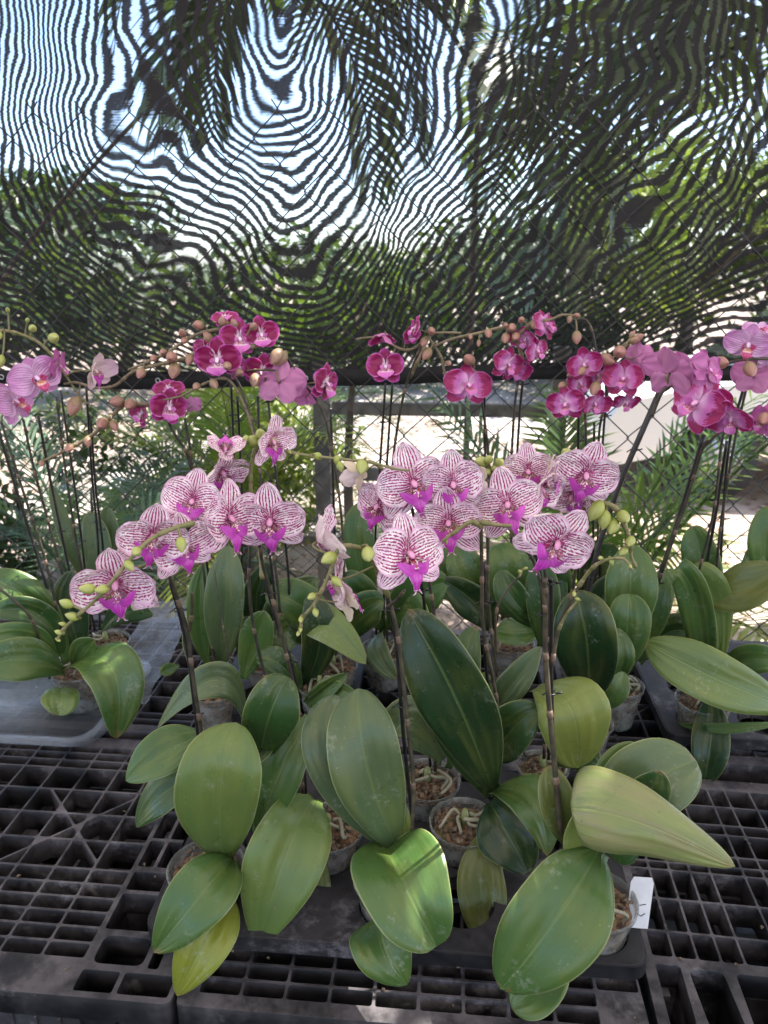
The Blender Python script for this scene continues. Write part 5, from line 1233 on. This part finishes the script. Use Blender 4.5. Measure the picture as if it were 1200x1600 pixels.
0 and tree('green bush behind the areca palm', .9, 4.4, -.75, -.05, .75, .6, GR1, 29, 3000, .08, .03, 'bushes beyond the fence', 'leafy_shrub')
# ------------------------------------------------------------------ wooden rail fence with fine wire
WOOD = stem_mat('weathered grey wood', (.10,.09,.08), (.20,.18,.16), .9, 14)
wr = tag(empty('wooden_rail_fence', (0, 3.55, -.75)), 'grey wooden post-and-rail fence with fine wire mesh across the bright yard', 'fence'); wo = (0,3.55,-.75)
for x in (-.615, .52):
    mb = MM(); mb.box(x-.038, x+.038, 3.515, 3.585, -.75, .62); mb.build('post', WOOD, wr, wo, smooth=False)
for z in (.33, .0):
    for a, b in ((-.565,.47),):
        mb = MM(); mb.box(a+.002, b-.002, 3.525, 3.565, z-.04, z+.02); mb.build('rail', WOOD, wr, wo, smooth=False)
chainlink('wire_mesh', -1.9, .5, -.74, .6, .085, .075, .0011, lambda x: 3.61, WIRE, wr, wo, 4)
# ------------------------------------------------------------------ parked car
def paint():
    T = NT('white car paint', (.70,.70,.68), .25); T.b.inputs['Coat Weight'].default_value = .6; return T.m
GLASS = NT('dark car glass', (.02,.022,.025), .06).m; RUB = NT('black rubber', (.02,.02,.02), .8).m; RIM = NT('alloy wheel', (.45,.45,.46), .3).m
RIM.node_tree.nodes['Principled BSDF'].inputs['Metallic'].default_value = .8; LAMP = NT('headlamp glass', (.6,.6,.62), .1).m; TRIM = NT('dark grey sill trim', (.04,.04,.045), .5).m
def car():
    X0, Yc, Z0 = 1.15, 6.4, -.70; L = 4.2; W = .86; root = tag(empty('parked_car', (X0+L/2, Yc, Z0)), 'white parked car beyond the fence at the right, partly hidden by palm fronds', 'car'); o = (X0+L/2, Yc, Z0)
    prof = [(0,.42),(.02,.62),(.10,.74),(.45,.82),(1.15,.92),(1.75,1.40),(2.2,1.48),(2.9,1.46),(3.55,1.12),(4.05,1.02),(4.18,.85),(4.2,.45)]
    def arch(cx): return [(cx+.36*math.cos(a), .30+.36*math.sin(a)) for a in np.linspace(math.pi-.15, .15, 12)]
    bot = [(0.05,.25)]+arch(.85)+arch(3.35)+[(4.15,.25)]
    pl = prof[::-1]+bot; mb = MM(); n = len(pl); vs = []
    for (k, s) in ((0,-1),(1,-.96),(2,.96),(3,1)):
        for (x, z) in pl:
            up_ = max(0, (z-.9)/.55); w_ = W*(1-.20*up_); sc2 = (.985 if k in (0,3) else 1.0)
            vs.append((X0+2.1+(x-2.1)*sc2, Yc+s*w_, Z0+(z-.6)*sc2+.6))
    fs = [tuple(range(n)), tuple(3*n+i for i in reversed(range(n)))]
    for k in range(3): fs += [(k*n+i, (k+1)*n+i, (k+1)*n+(i+1) % n, k*n+(i+1) % n) for i in range(n)]
    mb.add(vs, fs); b = mb.build('body', paint(), root, o, smooth=False)
    def yy(z, s): return Yc+s*(W*(1-.20*max(0, (z-.9)/.55))+.006)
    for s in (-1, 1):
        for q in ([(1.30,.94),(1.82,1.36),(2.28,1.42),(2.28,.96)], [(2.36,.96),(2.36,1.42),(2.86,1.40),(3.42,1.10),(3.40,.98)]):
            m = MM(); vs = [(X0+x, yy(z, s), Z0+z) for x, z in q]+[(X0+x, yy(z, s)-s*.02, Z0+z) for x, z in q]; k = len(q)
            m.add(vs, [tuple(range(k)), tuple(reversed(range(k, 2*k)))]+[(i, (i+1) % k, (i+1) % k+k, i+k) for i in range(k)]); m.build('window', GLASS, root, o, smooth=False)
        m = MM(); m.box(X0+1.25, X0+2.95, Yc+s*W-.0 if s > 0 else Yc+s*W-.02, Yc+s*W+.02 if s > 0 else Yc+s*W, Z0+.22, Z0+.30); m.build('sill', TRIM, root, o, smooth=False)
        for cx in (.85, 3.35):
            m = MM(); yc = Yc+s*(W-.10); m.tube([(X0+cx, yc-.10, Z0+.30), (X0+cx, yc+.10, Z0+.30)], .30, 28); w = m.build('wheel', RUB, root, o)
            m = MM(); m.tube([(X0+cx, yc-.11, Z0+.30), (X0+cx, yc+.11, Z0+.30)], .19, 20); m.build('rim', RIM, w, o)
        m = MM(); m.tube([(X0+.03, Yc+s*.6, Z0+.62), (X0+.14, Yc+s*.66, Z0+.66)], .09, 12); m.build('headlight', LAMP, root, o)
    m = MM(); q = [(1.17,.94),(1.74,1.40)]; vs = []
    for x, z in q:
        for s in (-1, 1): vs.append((X0+x-.012, Yc+s*(W*(1-.20*max(0, (z-.9)/.55))-.08), Z0+z+.012))
    m.add(vs+[(v[0]+.01, v[1], v[2]-.012) for v in vs], [(0,2,3,1), (4,5,7,6), (0,1,5,4), (2,6,7,3), (0,4,6,2), (1,3,7,5)]); m.build('windscreen', GLASS, root, o, smooth=False)
car()
# ------------------------------------------------------------------ light
w = bpy.data.worlds.new('World'); sc.world = w; w.use_nodes = True
bgn = w.node_tree.nodes['Background']; sky = w.node_tree.nodes.new('ShaderNodeTexSky'); sky.sky_type = 'NISHITA'; sky.sun_disc = False
sky.sun_elevation = EL; sky.sun_rotation = AZ; sky.air_density = .8; sky.dust_density = 1.6; sky.ozone_density = 2.4
w.node_tree.links.new(sky.outputs[0], bgn.inputs[0]); bgn.inputs[1].default_value = .13
ld = bpy.data.lights.new('sun', 'SUN'); ld.energy = 4.2; ld.angle = R(.5); ld.color = (1, .95, .87)
lo = bpy.data.objects.new('sun', ld); col.objects.link(lo); sd = Vector((math.sin(AZ)*math.cos(EL), math.cos(AZ)*math.cos(EL), math.sin(EL)))
lo.rotation_euler = sd.to_track_quat('Z', 'Y').to_euler(); lo.location = sd*20
sc.view_settings.view_transform = 'Standard'; sc.view_settings.look = 'None'; sc.view_settings.gamma = 1; sc.view_settings.exposure = 2.25
sc.render.engine = 'CYCLES'; cy = sc.cycles
cy.max_bounces = 7; cy.diffuse_bounces = 3; cy.glossy_bounces = 3; cy.transmission_bounces = 4; cy.transparent_max_bounces = 24
cy.sample_clamp_indirect = 6; cy.use_denoising = True; cy.caustics_reflective = False; cy.caustics_refractive = False
try: cy.denoiser = 'OPENIMAGEDENOISE'
except Exception: pass
